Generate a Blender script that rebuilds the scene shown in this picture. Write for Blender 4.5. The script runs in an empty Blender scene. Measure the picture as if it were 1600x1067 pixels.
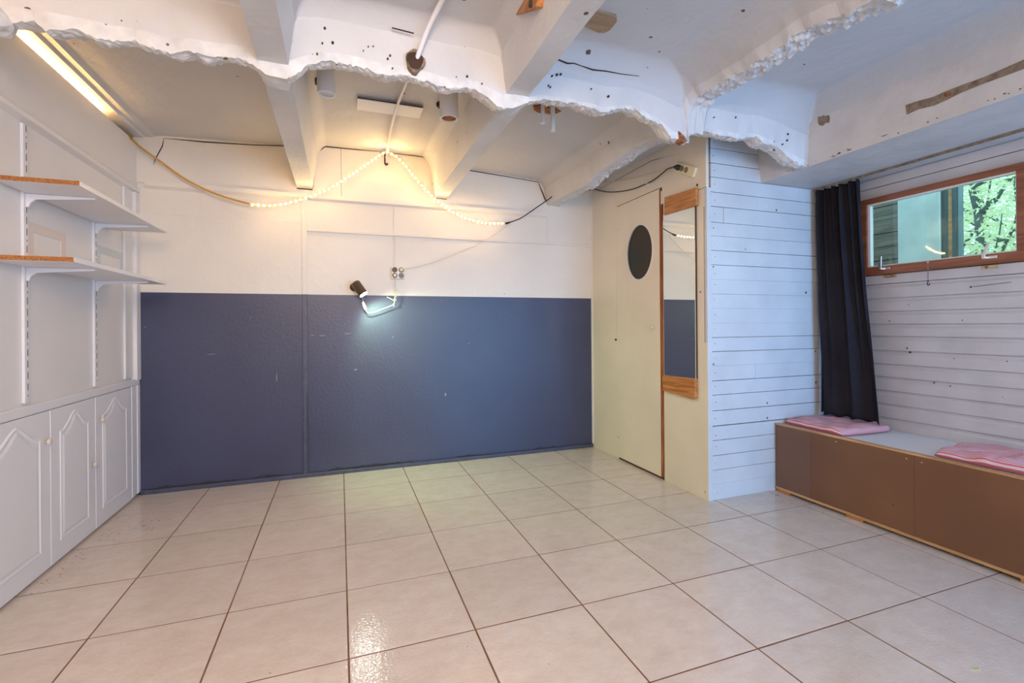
import bpy, bmesh, math, random
from mathutils import Vector, Matrix, noise
random.seed(7)
S = bpy.context.scene
COL = S.collection

# ------------------------------------------------------------------ camera, light, exposure
YAW, ROLL, CZ = .3476, -.0076, 1.1394
fw = Vector((math.sin(YAW), math.cos(YAW), 0)); rt = Vector((math.cos(YAW), -math.sin(YAW), 0)); up = Vector((0, 0, 1))
r2 = rt * math.cos(ROLL) + up * math.sin(ROLL); u2 = r2.cross(fw)
cd = bpy.data.cameras.new('camera'); cam = bpy.data.objects.new('camera', cd); COL.objects.link(cam)
cd.sensor_width = 36; cd.lens = 741.42 / 1600 * 36; cd.shift_y = (508.59 - 533.5) / 1600; cd.clip_start = .02
cam.matrix_world = Matrix(((r2.x, u2.x, -fw.x, 0), (r2.y, u2.y, -fw.y, 0), (r2.z, u2.z, -fw.z, CZ), (0, 0, 0, 1)))
S.camera = cam
S.view_settings.view_transform = 'Standard'; S.view_settings.look = 'None'
S.view_settings.gamma = 1; S.view_settings.use_curve_mapping = False
S.view_settings.exposure = -0.15

W = bpy.data.worlds.new('sky'); S.world = W; W.use_nodes = True
W.node_tree.nodes['Background'].inputs[0].default_value = (.56, .84, 1.0, 1)
W.node_tree.nodes['Background'].inputs[1].default_value = 3.2

def area(name, loc, target, sx, sy, power, col, spread=180):
    l = bpy.data.lights.new(name, 'AREA'); l.shape = 'RECTANGLE'; l.size = sx; l.size_y = sy
    l.energy = power; l.color = col; l.spread = math.radians(spread)
    o = bpy.data.objects.new(name, l); COL.objects.link(o); o.location = loc
    o.rotation_euler = (Vector(target) - Vector(loc)).to_track_quat('-Z', 'Y').to_euler()
    return o
# daylight entering by the open garden doorway behind the camera, right
area('doorway_daylight', (2.55, -1.80, 1.0), (2.7, 2.2, .95), 1.4, 1.8, 48, (.12, .43, 1.0), 120)
# added warm fill behind the camera, not a fixture of the room
area('rear_warm_fill', (-.1, -.7, 2.05), (-.3, 3.0, .9), .7, .7, 68, (1.0, .77, .60))
# added soft fill towards the cupboards; the rear wall has no window there
area('rear_left_fill', (.7, -1.86, 1.2), (-1.1, 3.2, 1.1), 1.0, 1.1, 26, (.95, .93, 1.0), 110)
# daylight reaching the small high window
area('window_daylight', (4.1, 1.3, 2.5), (3.3, 1.75, 1.6), .9, .7, 10, (.75, .93, 1.0))

# ------------------------------------------------------------------ materials
def mat(name, col, rough=.6, var=.04, vscale=3., bump=.0, bscale=40., specks=0., spcol=(.12, .07, .045), col2=None, metal=0., spscale=9., spec=.5):
    m = bpy.data.materials.new(name); m.use_nodes = True; nt = m.node_tree; N = nt.nodes; L = nt.links
    b = N['Principled BSDF']; b.inputs['Roughness'].default_value = rough; b.inputs['Metallic'].default_value = metal
    b.inputs['Specular IOR Level'].default_value = spec
    g = N.new('ShaderNodeNewGeometry'); nz = N.new('ShaderNodeTexNoise'); nz.inputs['Scale'].default_value = vscale; nz.inputs['Detail'].default_value = 6
    L.new(g.outputs['Position'], nz.inputs['Vector'])
    mx = N.new('ShaderNodeMix'); mx.data_type = 'RGBA'
    c2 = col2 or tuple(max(0, c * (1 - var * 5)) for c in col)
    mx.inputs[6].default_value = (*col, 1); mx.inputs[7].default_value = (*c2, 1)
    mr = N.new('ShaderNodeMapRange'); mr.inputs[1].default_value = .35; mr.inputs[2].default_value = .7
    L.new(nz.outputs['Fac'], mr.inputs[0]); L.new(mr.outputs[0], mx.inputs[0]); out = mx.outputs[2]
    if specks:
        vo = N.new('ShaderNodeTexVoronoi'); vo.inputs['Scale'].default_value = spscale; L.new(g.outputs['Position'], vo.inputs['Vector'])
        sep = N.new('ShaderNodeSeparateColor'); L.new(vo.outputs['Color'], sep.inputs[0])
        rr = N.new('ShaderNodeMath'); rr.operation = 'POWER'; L.new(sep.outputs[0], rr.inputs[0]); rr.inputs[1].default_value = 4
        rs = N.new('ShaderNodeMath'); rs.operation = 'MULTIPLY'; L.new(rr.outputs[0], rs.inputs[0]); rs.inputs[1].default_value = .085 * specks
        n2 = N.new('ShaderNodeTexNoise'); n2.inputs['Scale'].default_value = 90; L.new(g.outputs['Position'], n2.inputs['Vector'])
        ad = N.new('ShaderNodeMath'); ad.operation = 'MULTIPLY_ADD'; L.new(n2.outputs['Fac'], ad.inputs[0]); ad.inputs[1].default_value = .05; L.new(vo.outputs['Distance'], ad.inputs[2])
        sb = N.new('ShaderNodeMath'); sb.operation = 'SUBTRACT'; L.new(ad.outputs[0], sb.inputs[0]); sb.inputs[1].default_value = .028
        lt = N.new('ShaderNodeMath'); lt.operation = 'LESS_THAN'; L.new(sb.outputs[0], lt.inputs[0]); L.new(rs.outputs[0], lt.inputs[1])
        m2 = N.new('ShaderNodeMix'); m2.data_type = 'RGBA'; L.new(lt.outputs[0], m2.inputs[0]); L.new(out, m2.inputs[6]); m2.inputs[7].default_value = (*spcol, 1)
        out = m2.outputs[2]
    L.new(out, b.inputs['Base Color'])
    if bump:
        n3 = N.new('ShaderNodeTexNoise'); n3.inputs['Scale'].default_value = bscale; n3.inputs['Detail'].default_value = 5; L.new(g.outputs['Position'], n3.inputs['Vector'])
        bp = N.new('ShaderNodeBump'); bp.inputs['Strength'].default_value = bump; bp.inputs['Distance'].default_value = .01
        L.new(n3.outputs['Fac'], bp.inputs['Height']); L.new(bp.outputs[0], b.inputs['Normal'])
    return m

def woodmat(name, c1, c2, axis=1, rough=.6, scale=6.):
    m = bpy.data.materials.new(name); m.use_nodes = True; nt = m.node_tree; N = nt.nodes; L = nt.links
    b = N['Principled BSDF']; b.inputs['Roughness'].default_value = rough
    g = N.new('ShaderNodeNewGeometry'); mp = N.new('ShaderNodeMapping'); s = [scale * 6] * 3; s[axis] = scale * .5
    mp.inputs['Scale'].default_value = s; L.new(g.outputs['Position'], mp.inputs['Vector'])
    nz = N.new('ShaderNodeTexNoise'); nz.inputs['Scale'].default_value = 1; nz.inputs['Detail'].default_value = 5; nz.inputs['Distortion'].default_value = .8
    L.new(mp.outputs[0], nz.inputs['Vector'])
    cr = N.new('ShaderNodeValToRGB'); cr.color_ramp.elements[0].position = .35; cr.color_ramp.elements[1].position = .68
    cr.color_ramp.elements[0].color = (*c1, 1); cr.color_ramp.elements[1].color = (*c2, 1)
    L.new(nz.outputs['Fac'], cr.inputs[0]); L.new(cr.outputs[0], b.inputs['Base Color']); return m

M = {}
M['ceil'] = mat('painted_concrete', (.57, .555, .555), .55, .015, 2.5, .25, 28, 1.7, spscale=8)
M['rib'] = mat('painted_concrete_rib', (.64, .625, .62), .5, .02, 4, .3, 30, 1.3, spscale=11)
M['broken'] = mat('chipped_plaster', (.76, .75, .74), .6, .05, 14, .35, 35, 2.6, spscale=22, spcol=(.17, .09, .05))
M['white'] = mat('white_paint', (.80, .77, .76), .42, .012, 2., .12, 14)
M['backwhite'] = mat('cream_white_paint', (.80, .73, .64), .4, .015, 2., .18, 22, .35, spscale=5)
M['cab'] = mat('white_lacquer', (.82, .80, .82), .32, .01, 2.)
M['door'] = mat('cream_door_paint', (.80, .72, .60), .4, .02, 2.5, .08, 12)
M['plank'] = mat('white_plank_paint', (.63, .665, .69), .4, .02, 5., .15, 20, 1.1, spscale=11)
M['siding'] = mat('white_siding_paint', (.60, .565, .56), .4, .025, 5., .12, 20, .45, spscale=9)
M['beamface'] = mat('worn_beam_paint', (.64, .60, .575), .55, .03, 5., .25, 26, 1.0, spscale=11)
M['blue'] = mat('slate_blue_paint', (.055, .061, .114), .38, .03, 2.5, .10, 45, .25, (.55, .5, .5), spscale=5)
M['bluetrim'] = mat('slate_blue_trim', (.07, .08, .125), .4, .05, 20, .2, 50, 1.0, (.5, .42, .36), spscale=30)
M['grout'] = mat('brown_grout', (.24, .115, .055), .85, .08, 12., .3, 60)
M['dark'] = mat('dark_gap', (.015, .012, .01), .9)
M['dirtycrack'] = mat('dirty_crack', (.07, .035, .02), .9, .1, 20)
M['black'] = mat('black_rubber', (.012, .012, .016), .45)
M['brown'] = mat('brown_bare_concrete', (.30, .22, .15), .85, .1, 30, .6, 60)
M['rust'] = mat('rust', (.50, .18, .055), .85, .1, 60, .8, 90, col2=(.06, .03, .02))
M['orange'] = mat('amber_pvc_tube', (.72, .33, .03), .25)
M['hardboard'] = mat('brown_hardboard', (.20, .090, .042), .5, .04, 2.2, .05, 30)
M['hardboard2'] = mat('brown_hardboard_greyer', (.19, .098, .058), .5, .04, 2.2, .05, 30)
M['sheet'] = mat('white_board', (.80, .79, .80), .35, .01, 3)
M['frame'] = woodmat('brown_stained_frame', (.20, .065, .03), (.34, .12, .06), 1, .35)
M['oak'] = woodmat('orange_pine', (.36, .13, .03), (.62, .28, .09), 1, .45, 9)
M['raw'] = woodmat('raw_edge_pine', (.42, .22, .09), (.66, .40, .20), 1, .6)
M['greywood'] = woodmat('aged_offcut', (.30, .20, .11), (.42, .29, .17), 0, .7)
M['jamb'] = woodmat('raw_red_jamb', (.28, .08, .03), (.50, .19, .08), 2, .6)
M['chip'] = mat('chipboard_core', (.52, .21, .06), .85, .12, 160, .6, 200, col2=(.22, .075, .02))
M['steel'] = mat('galvanised_steel', (.80, .81, .82), .32, .02, metal=.9)
M['chrome'] = mat('chrome', (.8, .8, .82), .12, 0, metal=1.)
M['brass'] = mat('dull_brass', (.62, .50, .30), .45, .06, 60, metal=.6)
M['ivory'] = mat('ivory_plastic', (.76, .68, .46), .35, .01)
M['whiteplastic'] = mat('white_plastic', (.80, .79, .74), .3, .01)
M['outlet'] = mat('outlet_recess', (.26, .20, .13), .4)
M['lampshade'] = mat('brown_enamel', (.085, .045, .025), .35, .03)
M['ovalglass'] = mat('dark_brown_glass', (.050, .030, .022), .3, .06, 6, col2=(.022, .030, .020), spec=.2)
M['cord'] = mat('pale_cord', (.72, .66, .52), .5, .01)
M['knob'] = mat('cream_knob', (.80, .70, .58), .3)
M['pinkmat'] = mat('pale_pink_paint', (.76, .66, .60), .6, .01)
M['bluemat'] = mat('pale_grey_blue_paint', (.62, .66, .70), .6, .01)
M['extwhite'] = mat('outdoor_white_render', (.78, .88, .86), .8, .04, 5, .2, 20, 1, spscale=7, spcol=(.3, .42, .38))
M['extwood'] = woodmat('weathered_shed_boards', (.19, .15, .12), (.32, .27, .23), 1, .8)
M['extpost'] = woodmat('blue_grey_post', (.05, .09, .10), (.11, .17, .18), 2, .7)
M['bark'] = mat('grey_green_bark', (.10, .13, .12), .9, .1, 10, .5, 30)
M['grass'] = mat('grass', (.08, .16, .04), .9, .1, 6, .8, 60)
M['scuff'] = mat('rubbed_paint', (.42, .38, .36), .7)
M['grime'] = mat('damp_grime', (.045, .045, .055), .7, .1, 30)
M['dust'] = mat('dry_dirt', (.10, .055, .035), .95, .05)

def tilemat():
    m = bpy.data.materials.new('glazed_beige_tile'); m.use_nodes = True; nt = m.node_tree; N = nt.nodes; L = nt.links
    b = N['Principled BSDF']; b.inputs['Roughness'].default_value = .10; b.inputs['Specular IOR Level'].default_value = .5
    g = N.new('ShaderNodeNewGeometry'); oi = N.new('ShaderNodeObjectInfo')
    ad = N.new('ShaderNodeVectorMath'); ad.operation = 'MULTIPLY_ADD'
    cb = N.new('ShaderNodeCombineXYZ'); L.new(oi.outputs['Random'], cb.inputs[0]); L.new(oi.outputs['Random'], cb.inputs[1])
    L.new(cb.outputs[0], ad.inputs[0]); ad.inputs[1].default_value = (40, 17, 5); L.new(g.outputs['Position'], ad.inputs[2])
    mp = N.new('ShaderNodeMapping'); mp.inputs['Scale'].default_value = (.8, 1.2, 1); L.new(ad.outputs[0], mp.inputs[0])
    a = N.new('ShaderNodeTexNoise'); a.inputs['Scale'].default_value = 9; a.inputs['Detail'].default_value = 12; a.inputs['Roughness'].default_value = .78; a.inputs['Distortion'].default_value = .1; L.new(mp.outputs[0], a.inputs['Vector'])
    cr = N.new('ShaderNodeValToRGB'); e = cr.color_ramp.elements; e[0].position = .33; e[0].color = (.60, .50, .43, 1); e[1].position = .66; e[1].color = (.70, .63, .57, 1)
    L.new(a.outputs['Fac'], cr.inputs[0])
    hs = N.new('ShaderNodeHueSaturation'); mr = N.new('ShaderNodeMapRange'); mr.inputs[3].default_value = .965; mr.inputs[4].default_value = 1.03
    L.new(oi.outputs['Random'], mr.inputs[0]); L.new(mr.outputs[0], hs.inputs['Value']); L.new(cr.outputs[0], hs.inputs['Color'])
    L.new(hs.outputs[0], b.inputs['Base Color'])
    n3 = N.new('ShaderNodeTexNoise'); n3.inputs['Scale'].default_value = 85; n3.inputs['Detail'].default_value = 2; L.new(g.outputs['Position'], n3.inputs['Vector'])
    bp = N.new('ShaderNodeBump'); bp.inputs['Strength'].default_value = .22; bp.inputs['Distance'].default_value = .004
    L.new(n3.outputs['Fac'], bp.inputs['Height']); L.new(bp.outputs[0], b.inputs['Normal']); return m
M['tile'] = tilemat()

def simple(name, col, rough=.5, **kw):
    m = bpy.data.materials.new(name); m.use_nodes = True; b = m.node_tree.nodes['Principled BSDF']
    b.inputs['Base Color'].default_value = (*col, 1); b.inputs['Roughness'].default_value = rough
    for k, v in kw.items(): b.inputs[k].default_value = v
    return m
M['mirror'] = simple('mirror_silver', (.80, .84, .80), .01, Metallic=1.)
def emit(name, col, st):
    m = simple(name, col, .4); b = m.node_tree.nodes['Principled BSDF']
    b.inputs['Emission Color'].default_value = (*col, 1); b.inputs['Emission Strength'].default_value = st; return m
M['bead'] = emit('lit_led', (1, .66, .28), 200)
M['tubelit'] = emit('lit_tube', (1, .55, .10), .55)
M['cove'] = emit('hidden_led_tube', (1, .62, .22), 55)
M['cove2'] = emit('front_led_tube', (1, .54, .14), 17)
M['bulb'] = emit('cool_white_bulb', (.92, 1, .92), 320)
def glass():
    m = bpy.data.materials.new('window_glass'); m.use_nodes = True; nt = m.node_tree; N = nt.nodes; L = nt.links; N.clear()
    o = N.new('ShaderNodeOutputMaterial'); t = N.new('ShaderNodeBsdfTransparent'); t.inputs[0].default_value = (.86, .96, .95, 1)
    g = N.new('ShaderNodeBsdfGlossy'); g.inputs['Roughness'].default_value = .03
    fr = N.new('ShaderNodeFresnel'); fr.inputs[0].default_value = 1.5
    mx = N.new('ShaderNodeMixShader'); L.new(fr.outputs[0], mx.inputs[0]); L.new(t.outputs[0], mx.inputs[1]); L.new(g.outputs[0], mx.inputs[2]); L.new(mx.outputs[0], o.inputs[0]); return m
M['glass'] = glass()
def leafmat():
    m = bpy.data.materials.new('spring_leaf'); m.use_nodes = True; nt = m.node_tree; N = nt.nodes; L = nt.links; N.clear()
    o = N.new('ShaderNodeOutputMaterial'); t = N.new('ShaderNodeBsdfTranslucent'); t.inputs[0].default_value = (.95, .95, .66, 1)
    d = N.new('ShaderNodeBsdfDiffuse'); d.inputs[0].default_value = (.72, .76, .46, 1)
    mx = N.new('ShaderNodeMixShader'); mx.inputs[0].default_value = .45; L.new(t.outputs[0], mx.inputs[1]); L.new(d.outputs[0], mx.inputs[2]); L.new(mx.outputs[0], o.inputs[0]); return m
M['leaf'] = leafmat()
def fabric(name, c1, c2, freq, vec=(1, 0, 0), rough=.9):
    m = bpy.data.materials.new(name); m.use_nodes = True; nt = m.node_tree; N = nt.nodes; L = nt.links
    b = N['Principled BSDF']; b.inputs['Roughness'].default_value = rough; b.inputs['Specular IOR Level'].default_value = .1
    uv = N.new('ShaderNodeUVMap'); sp = N.new('ShaderNodeSeparateXYZ'); L.new(uv.outputs[0], sp.inputs[0])
    mu = N.new('ShaderNodeMath'); mu.operation = 'MULTIPLY'; mu.inputs[1].default_value = freq; L.new(sp.outputs[0], mu.inputs[0])
    fr = N.new('ShaderNodeMath'); fr.operation = 'FRACT'; L.new(mu.outputs[0], fr.inputs[0])
    gt = N.new('ShaderNodeMath'); gt.operation = 'GREATER_THAN'; gt.inputs[1].default_value = .5; L.new(fr.outputs[0], gt.inputs[0])
    mx = N.new('ShaderNodeMix'); mx.data_type = 'RGBA'; mx.inputs[6].default_value = (*c1, 1); mx.inputs[7].default_value = (*c2, 1)
    L.new(gt.outputs[0], mx.inputs[0]); L.new(mx.outputs[2], b.inputs['Base Color']); return m
M['cushion'] = fabric('red_white_ticking', (.62, .16, .19), (.78, .60, .62), 46)
M['curtain'] = mat('dark_navy_cotton', (.027, .025, .032), .9, .05, 4, .3, 180, .35, (.2, .2, .25), spscale=8, spec=.1)

# ------------------------------------------------------------------ helpers
def box(bm, x0, x1, y0, y1, z0, z1):
    v = [bm.verts.new(p) for p in ((x0, y0, z0), (x1, y0, z0), (x1, y1, z0), (x0, y1, z0), (x0, y0, z1), (x1, y0, z1), (x1, y1, z1), (x0, y1, z1))]
    for f in ((0, 3, 2, 1), (4, 5, 6, 7), (0, 1, 5, 4), (1, 2, 6, 5), (2, 3, 7, 6), (3, 0, 4, 7)): bm.faces.new([v[i] for i in f])
def tube(bm, pts, r, n=8, cap=True):
    pts = [Vector(p) for p in pts]; rings = []; prev = None
    for i, p in enumerate(pts):
        t = (pts[min(i + 1, len(pts) - 1)] - pts[max(i - 1, 0)]).normalized()
        if prev is None: a = t.orthogonal().normalized()
        else: a = (prev - t * prev.dot(t)).normalized()
        prev = a; b = t.cross(a); rr = r[i] if isinstance(r, (list, tuple)) else r
        rings.append([bm.verts.new(p + (a * math.cos(k * 2 * math.pi / n) + b * math.sin(k * 2 * math.pi / n)) * rr) for k in range(n)])
    for q, w in zip(rings, rings[1:]):
        for k in range(n): bm.faces.new((q[k], q[(k + 1) % n], w[(k + 1) % n], w[k]))
    if cap: bm.faces.new(rings[0][::-1]); bm.faces.new(rings[-1])
def smooth_path(pts, n=6):
    pts = [Vector(p) for p in pts]; out = []
    P = [pts[0]] + pts + [pts[-1]]
    for i in range(1, len(P) - 2):
        for k in range(n):
            t = k / n; a, b, c, d = P[i - 1], P[i], P[i + 1], P[i + 2]
            out.append(.5 * ((2 * b) + (c - a) * t + (2 * a - 5 * b + 4 * c - d) * t * t + (3 * b - a - 3 * c + d) * t ** 3))
    out.append(pts[-1]); return out
def prism(bm, poly, axis, a, b):
    """poly: 2-D outline, extruded along axis from a to b (axis 0: poly is (y,z); 1: (x,z); 2: (x,y))"""
    def P(u, v, w): return ((w, u, v), (u, w, v), (u, v, w))[axis]
    A = [bm.verts.new(P(u, v, a)) for u, v in poly]; B = [bm.verts.new(P(u, v, b)) for u, v in poly]; n = len(poly)
    bm.faces.new(A[::-1]); bm.faces.new(B)
    for i in range(n): bm.faces.new((A[i], A[(i + 1) % n], B[(i + 1) % n], B[i]))
def obj(name, bm, m, parent=None, bevel=0., smooth=False, origin=None, segs=2):
    bmesh.ops.recalc_face_normals(bm, faces=bm.faces)
    me = bpy.data.meshes.new(name)
    off = Vector(origin) if origin else (Vector(parent.location) if parent else Vector((0, 0, 0)))
    if off.length: bmesh.ops.translate(bm, verts=bm.verts, vec=-off)
    bm.to_mesh(me); bm.free(); me.materials.append(m if not isinstance(m, str) else M[m])
    o = bpy.data.objects.new(name, me); COL.objects.link(o)
    if parent:
        o.parent = parent
        if origin: o.location = Vector(origin) - wloc(parent)
    elif origin: o.location = origin
    if smooth:
        for p in me.polygons: p.use_smooth = True
    if bevel:
        md = o.modifiers.new('bevel', 'BEVEL'); md.width = bevel; md.segments = segs; md.limit_method = 'ANGLE'; md.angle_limit = .6
    return o
def wloc(o):
    v = Vector(o.location)
    while o.parent: o = o.parent; v += o.location
    return v
def part(name, bm, m, parent, **k):
    """part whose vertices were written in world space"""
    return obj(name, bm, m, parent, origin=tuple(wloc(parent)) , **k)
def bx(name, dims, m, parent=None, **k):
    bm = bmesh.new(); box(bm, *dims)
    return part(name, bm, m, parent, **k) if parent else obj(name, bm, m, **k)
def thing(name, label, cat, loc, group=None):
    o = bpy.data.objects.new(name, None); COL.objects.link(o); o.location = loc; o.empty_display_size = .05
    o['label'] = label; o['category'] = cat
    if group: o['group'] = group
    return o
def tag(o, label, cat, group=None):
    o['label'] = label; o['category'] = cat
    if group: o['group'] = group
    return o
def struct(name, dims=None, m=None, bm=None, label=None, **k):
    if dims is None and bm is None: o = bpy.data.objects.new(name, None); COL.objects.link(o)
    elif bm is None: o = bx(name, dims, m, **k)
    else: o = obj(name, bm, m, **k)
    o['kind'] = 'structure'
    if label: o['label'] = label
    return o
def nz(x, y=0., z=0.): return noise.noise(Vector((x, y, z)))
def lerp_tab(tab, x):
    if x <= tab[0][0]: return tab[0][1]
    for (a, p), (b, q) in zip(tab, tab[1:]):
        if x <= b: return p + (q - p) * (x - a) / (b - a)
    return tab[-1][1]

BACK = 3.93; LEFT = -1.32; RIGHT = 3.32; REAR = -1.9

# ------------------------------------------------------------------ floor
floor = struct('floor', (LEFT - .3, RIGHT + .12, REAR, BACK + .1, -.12, -.0007), 'grout', label='beige glazed floor tiles with brown grout joints')
T = .45
xs = [(i - 1.9565) * T for i in range(-1, 11)]; ys = [(5.8315 - j) * T for j in range(-4, 11)]
for i in range(len(xs) - 1):
    for j in range(len(ys) - 1):
        g = random.uniform(.0024, .0036)
        x0, x1 = xs[i] + g, xs[i + 1] - g; y1, y0 = ys[j] - g, ys[j + 1] + g
        x0 = max(x0, LEFT); x1 = min(x1, RIGHT); y1 = min(y1, BACK); y0 = max(y0, REAR)
        if x1 - x0 < .03 or y1 - y0 < .03: continue
        if x0 > 2.24 and y0 > 2.46: continue
        h = random.uniform(-.0004, .0004)
        bm = bmesh.new(); b = .0006
        lo = [bm.verts.new(p) for p in ((x0, y0, -.003), (x1, y0, -.003), (x1, y1, -.003), (x0, y1, -.003))]
        md = [bm.verts.new(p) for p in ((x0, y0, h - b), (x1, y0, h - b), (x1, y1, h - b), (x0, y1, h - b))]
        hi = [bm.verts.new(p) for p in ((x0 + b, y0 + b, h), (x1 - b, y0 + b, h), (x1 - b, y1 - b, h), (x0 + b, y1 - b, h))]
        bm.faces.new(hi)
        for a_, b_ in ((lo, md), (md, hi)):
            for k in range(4): bm.faces.new((a_[k], a_[(k + 1) % 4], b_[(k + 1) % 4], b_[k]))
        part('tile', bm, 'tile', floor)

# ------------------------------------------------------------------ ceiling: cast ribs with broken edges and coved pans
ceiling = struct('ceiling', (LEFT - .35, RIGHT + .12, REAR - .1, BACK + .12, 2.60, 2.72), 'ceil', label='white painted concrete ribbed ceiling with broken rib edges')
BX = [(-1.22, -.298), (-.187, .738), (.845, 1.765), (1.875, 2.68)]
LIP = [(-1.2, 2.20), (-1.044, 2.185), (-.984, 2.203), (-.957, 2.174), (-.913, 2.187), (-.867, 2.205), (-.821, 2.178), (-.697, 2.192), (-.648, 2.174), (-.577, 2.168), (-.525, 2.186), (-.472, 2.178), (-.418, 2.192), (-.318, 2.18),
 (-.269, 2.14), (-.197, 2.135), (-.144, 2.17), (-.12, 2.209), (-.021, 2.243), (.081, 2.236), (.187, 2.222), (.296, 2.234), (.41, 2.211), (.468, 2.206), (.588, 2.23), (.65, 2.196), (.696, 2.16), (.776, 2.164), (.875, 2.216), (.943, 2.233), (1.118, 2.237),
 (1.264, 2.217), (1.378, 2.253), (1.456, 2.254), (1.535, 2.222), (1.616, 2.209), (1.677, 2.14), (1.741, 2.132), (1.827, 2.185), (1.915, 2.207), (2.051, 2.196), (2.192, 2.203), (2.288, 2.226), (2.337, 2.195), (2.437, 2.188), (2.539, 2.124), (2.617, 2.093), (2.68, 2.09)]
R3F = [(-2, 2.28), (1.1, 2.26), (1.2, 2.28), (1.31, 2.30), (1.39, 2.32), (1.55, 2.311), (1.66, 2.308), (1.84, 2.32), (2.0, 2.33), (2.05, 2.30), (2.10, 2.16)]
R3B = [(2.2, 2.17), (2.43, 2.26), (2.6, 2.27), (2.8, 2.25), (3.0, 2.25), (3.2, 2.205), (3.36, 2.215), (3.93, 2.225)]
FY, BY = 2.10, 2.20
ZBT = [(-1.2, 2.472), (-.37, 2.506), (-.29, 2.515), (-.18, 2.53), (.73, 2.536), (.85, 2.49), (1.68, 2.438), (1.76, 2.43), (1.88, 2.42), (2.3, 2.42)]
ZF, ZB = 2.465, 2.525
def prof(d, s1=.028, R=.10, k=.28):
    if d <= 0: return 1.
    if d < s1: return 1 - (1 - k) * d / s1
    if d < R: return k * (1 - (d - s1) / (R - s1)) ** 2
    return 0.
def ribz(idx, x, y):           # bottom height of rib right of bay idx (idx -1: left rib)
    if idx == -1: return 2.452
    if idx == 0: return 2.19 + .01 * nz(y * 3, 1)
    if idx == 1: return (2.225 if y < BY else 2.205) + .01 * nz(y * 3, 2)
    if idx == 2:
        z = lerp_tab(R3F if y < 2.15 else R3B, y)
        rough = .014 if y < BY else (.016 if x > 1.82 else .004)
        return z + rough * nz(y * 26, x * 30, 3) + rough * .6 * nz(y * 70, x * 60, 9)
    return 2.09
def lipz(x, y):
    if abs(x + .243) < .054 or abs(x - .79) < .05: return lerp_tab(LIP, x) + .003 * nz(x * 20, y * 20)
    return lerp_tab(LIP, x) + .008 * nz(x * 26, y * 14, 5) + .010 * nz(x * 75, y * 40, 7) + max(0, (y - 2.14)) * .4 * (1 + nz(x * 9, 3.3))
def inbay(x):
    for i, (a, b) in enumerate(BX):
        if a < x < b: return i
    return None
def ceilz(x, y):
    front = y < FY; back = y > BY
    if x >= 2.68: return 2.09
    i = inbay(x)
    if not front and not back:
        return lipz(x, y)
    if i is None:
        if x <= BX[0][0]: return 2.445 if x < -1.25 else 2.456
        j = [k for k in range(3) if BX[k][1] <= x <= BX[k + 1][0]][0]
        z = ribz(j, x, y)
        dc = (FY - y) if front else (y - BY)
        return min(z, lipz(x, y)) if dc < .02 and j == 2 else z
    zc = (ZF if front else (lerp_tab(ZBT, x))) + .003 * nz(x * 1.3, y * 1.3, 4)
    a, b = BX[i]; drops = []
    cove = .16 if (front and i >= 2) else .10
    big = front and i == 2
    def rs(j, x):
        if j != 2: return ribz(j, x, y)
        return lerp_tab(R3F if y < 2.15 else R3B, y)
    def ls(x): return sum(lerp_tab(LIP, x + o) for o in (-.05, -.025, 0, .025, .05)) / 5 - .012
    drops.append((zc - rs(i - 1, a)) * prof(x - a, .03 if i != 3 else .04, .10 if i != 3 else .22, .28 if i != 3 else .45))
    drops.append((zc - rs(i, b)) * prof(b - x, .03 if not big else .05, .10 if not big else .24, .28 if not big else .5))
    if front: drops.append((zc - ls(x)) * prof(FY - y, .02 if i < 2 else .03, .10 if i < 2 else .16, .30 if i < 2 else .38))
    else: drops.append((zc - ls(x)) * prof(y - BY, .05, .14, .3))
    z = zc - max(drops) + (.0015 * nz(x * 12, y * 12, 8))
    if FY - .012 < y < FY or BY < y < BY + .02: z = max(z, lipz(x, y))
    if i == 2 and b - x < .012: z = max(z, ribz(2, b, y))
    if i == 3 and x - a < .012: z = max(z, ribz(2, a, y))
    return z
def lines(edges, lo, hi, coarse, fine_ranges):
    s = set([round(lo, 4), round(hi, 4)])
    for e in edges:
        for o in (0, .006, .012, .02, .028, .035, .045, .06, .08, .1, .13, .17, .21):
            for q in (e[0] + o * e[1],):
                if lo < q < hi: s.add(round(q, 4))
    q = lo
    while q < hi: s.add(round(q, 4)); q += coarse
    for a, b, st in fine_ranges:
        q = a
        while q < b: s.add(round(q, 4)); q += st
    s = sorted(s); out = [s[0]]
    for q in s[1:]:
        if q - out[-1] > .003: out.append(q)
    return out
XE = [(a, 1) for a, b in BX] + [(b, -1) for a, b in BX]
xl = lines(XE, -1.36, RIGHT + .06, .011, [])
yl = lines([(FY, -1), (BY, 1)], REAR, BACK, .05, [(2.07, 2.24, .01), (.9, 2.1, .014), (2.2, 3.4, .02)])
V = {}
for ix, x in enumerate(xl):
    for iy, y in enumerate(yl):
        z = ceilz(x, y)
        yy = y
        if 2.0 < y < 2.3 and x < 2.68 and z < 2.33: yy += (.008 * nz(x * 16, 5.5)) * min(1, (2.33 - z) / .1)
        xx = x
        if 1.7 < x < 1.95 and z < 2.4 and (y < FY or x > 1.82): xx += (.014 * nz(y * 18, 2.5)) * min(1, (2.4 - z) / .08)
        V[ix, iy] = (xx, yy, z)
def region(x, y):
    if x > 2.655: return ('window_beam', 0)
    if FY - .025 < y < BY + .03: return ('cross_rib', 0)
    i = inbay(x)
    if i is None or x - BX[i][0] < .03 or BX[i][1] - x < .03:
        if x < -1.0: return ('rib', 0)
        if x < .3: return ('rib', 1 if y < 2.15 else 2)
        if x < 1.3: return ('rib', 3 if y < 2.15 else 4)
        return ('rib', 5 if y < 2.15 else 6)
    return ('ceiling_panel', (i, y < 2.15))
groups = {}
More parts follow.
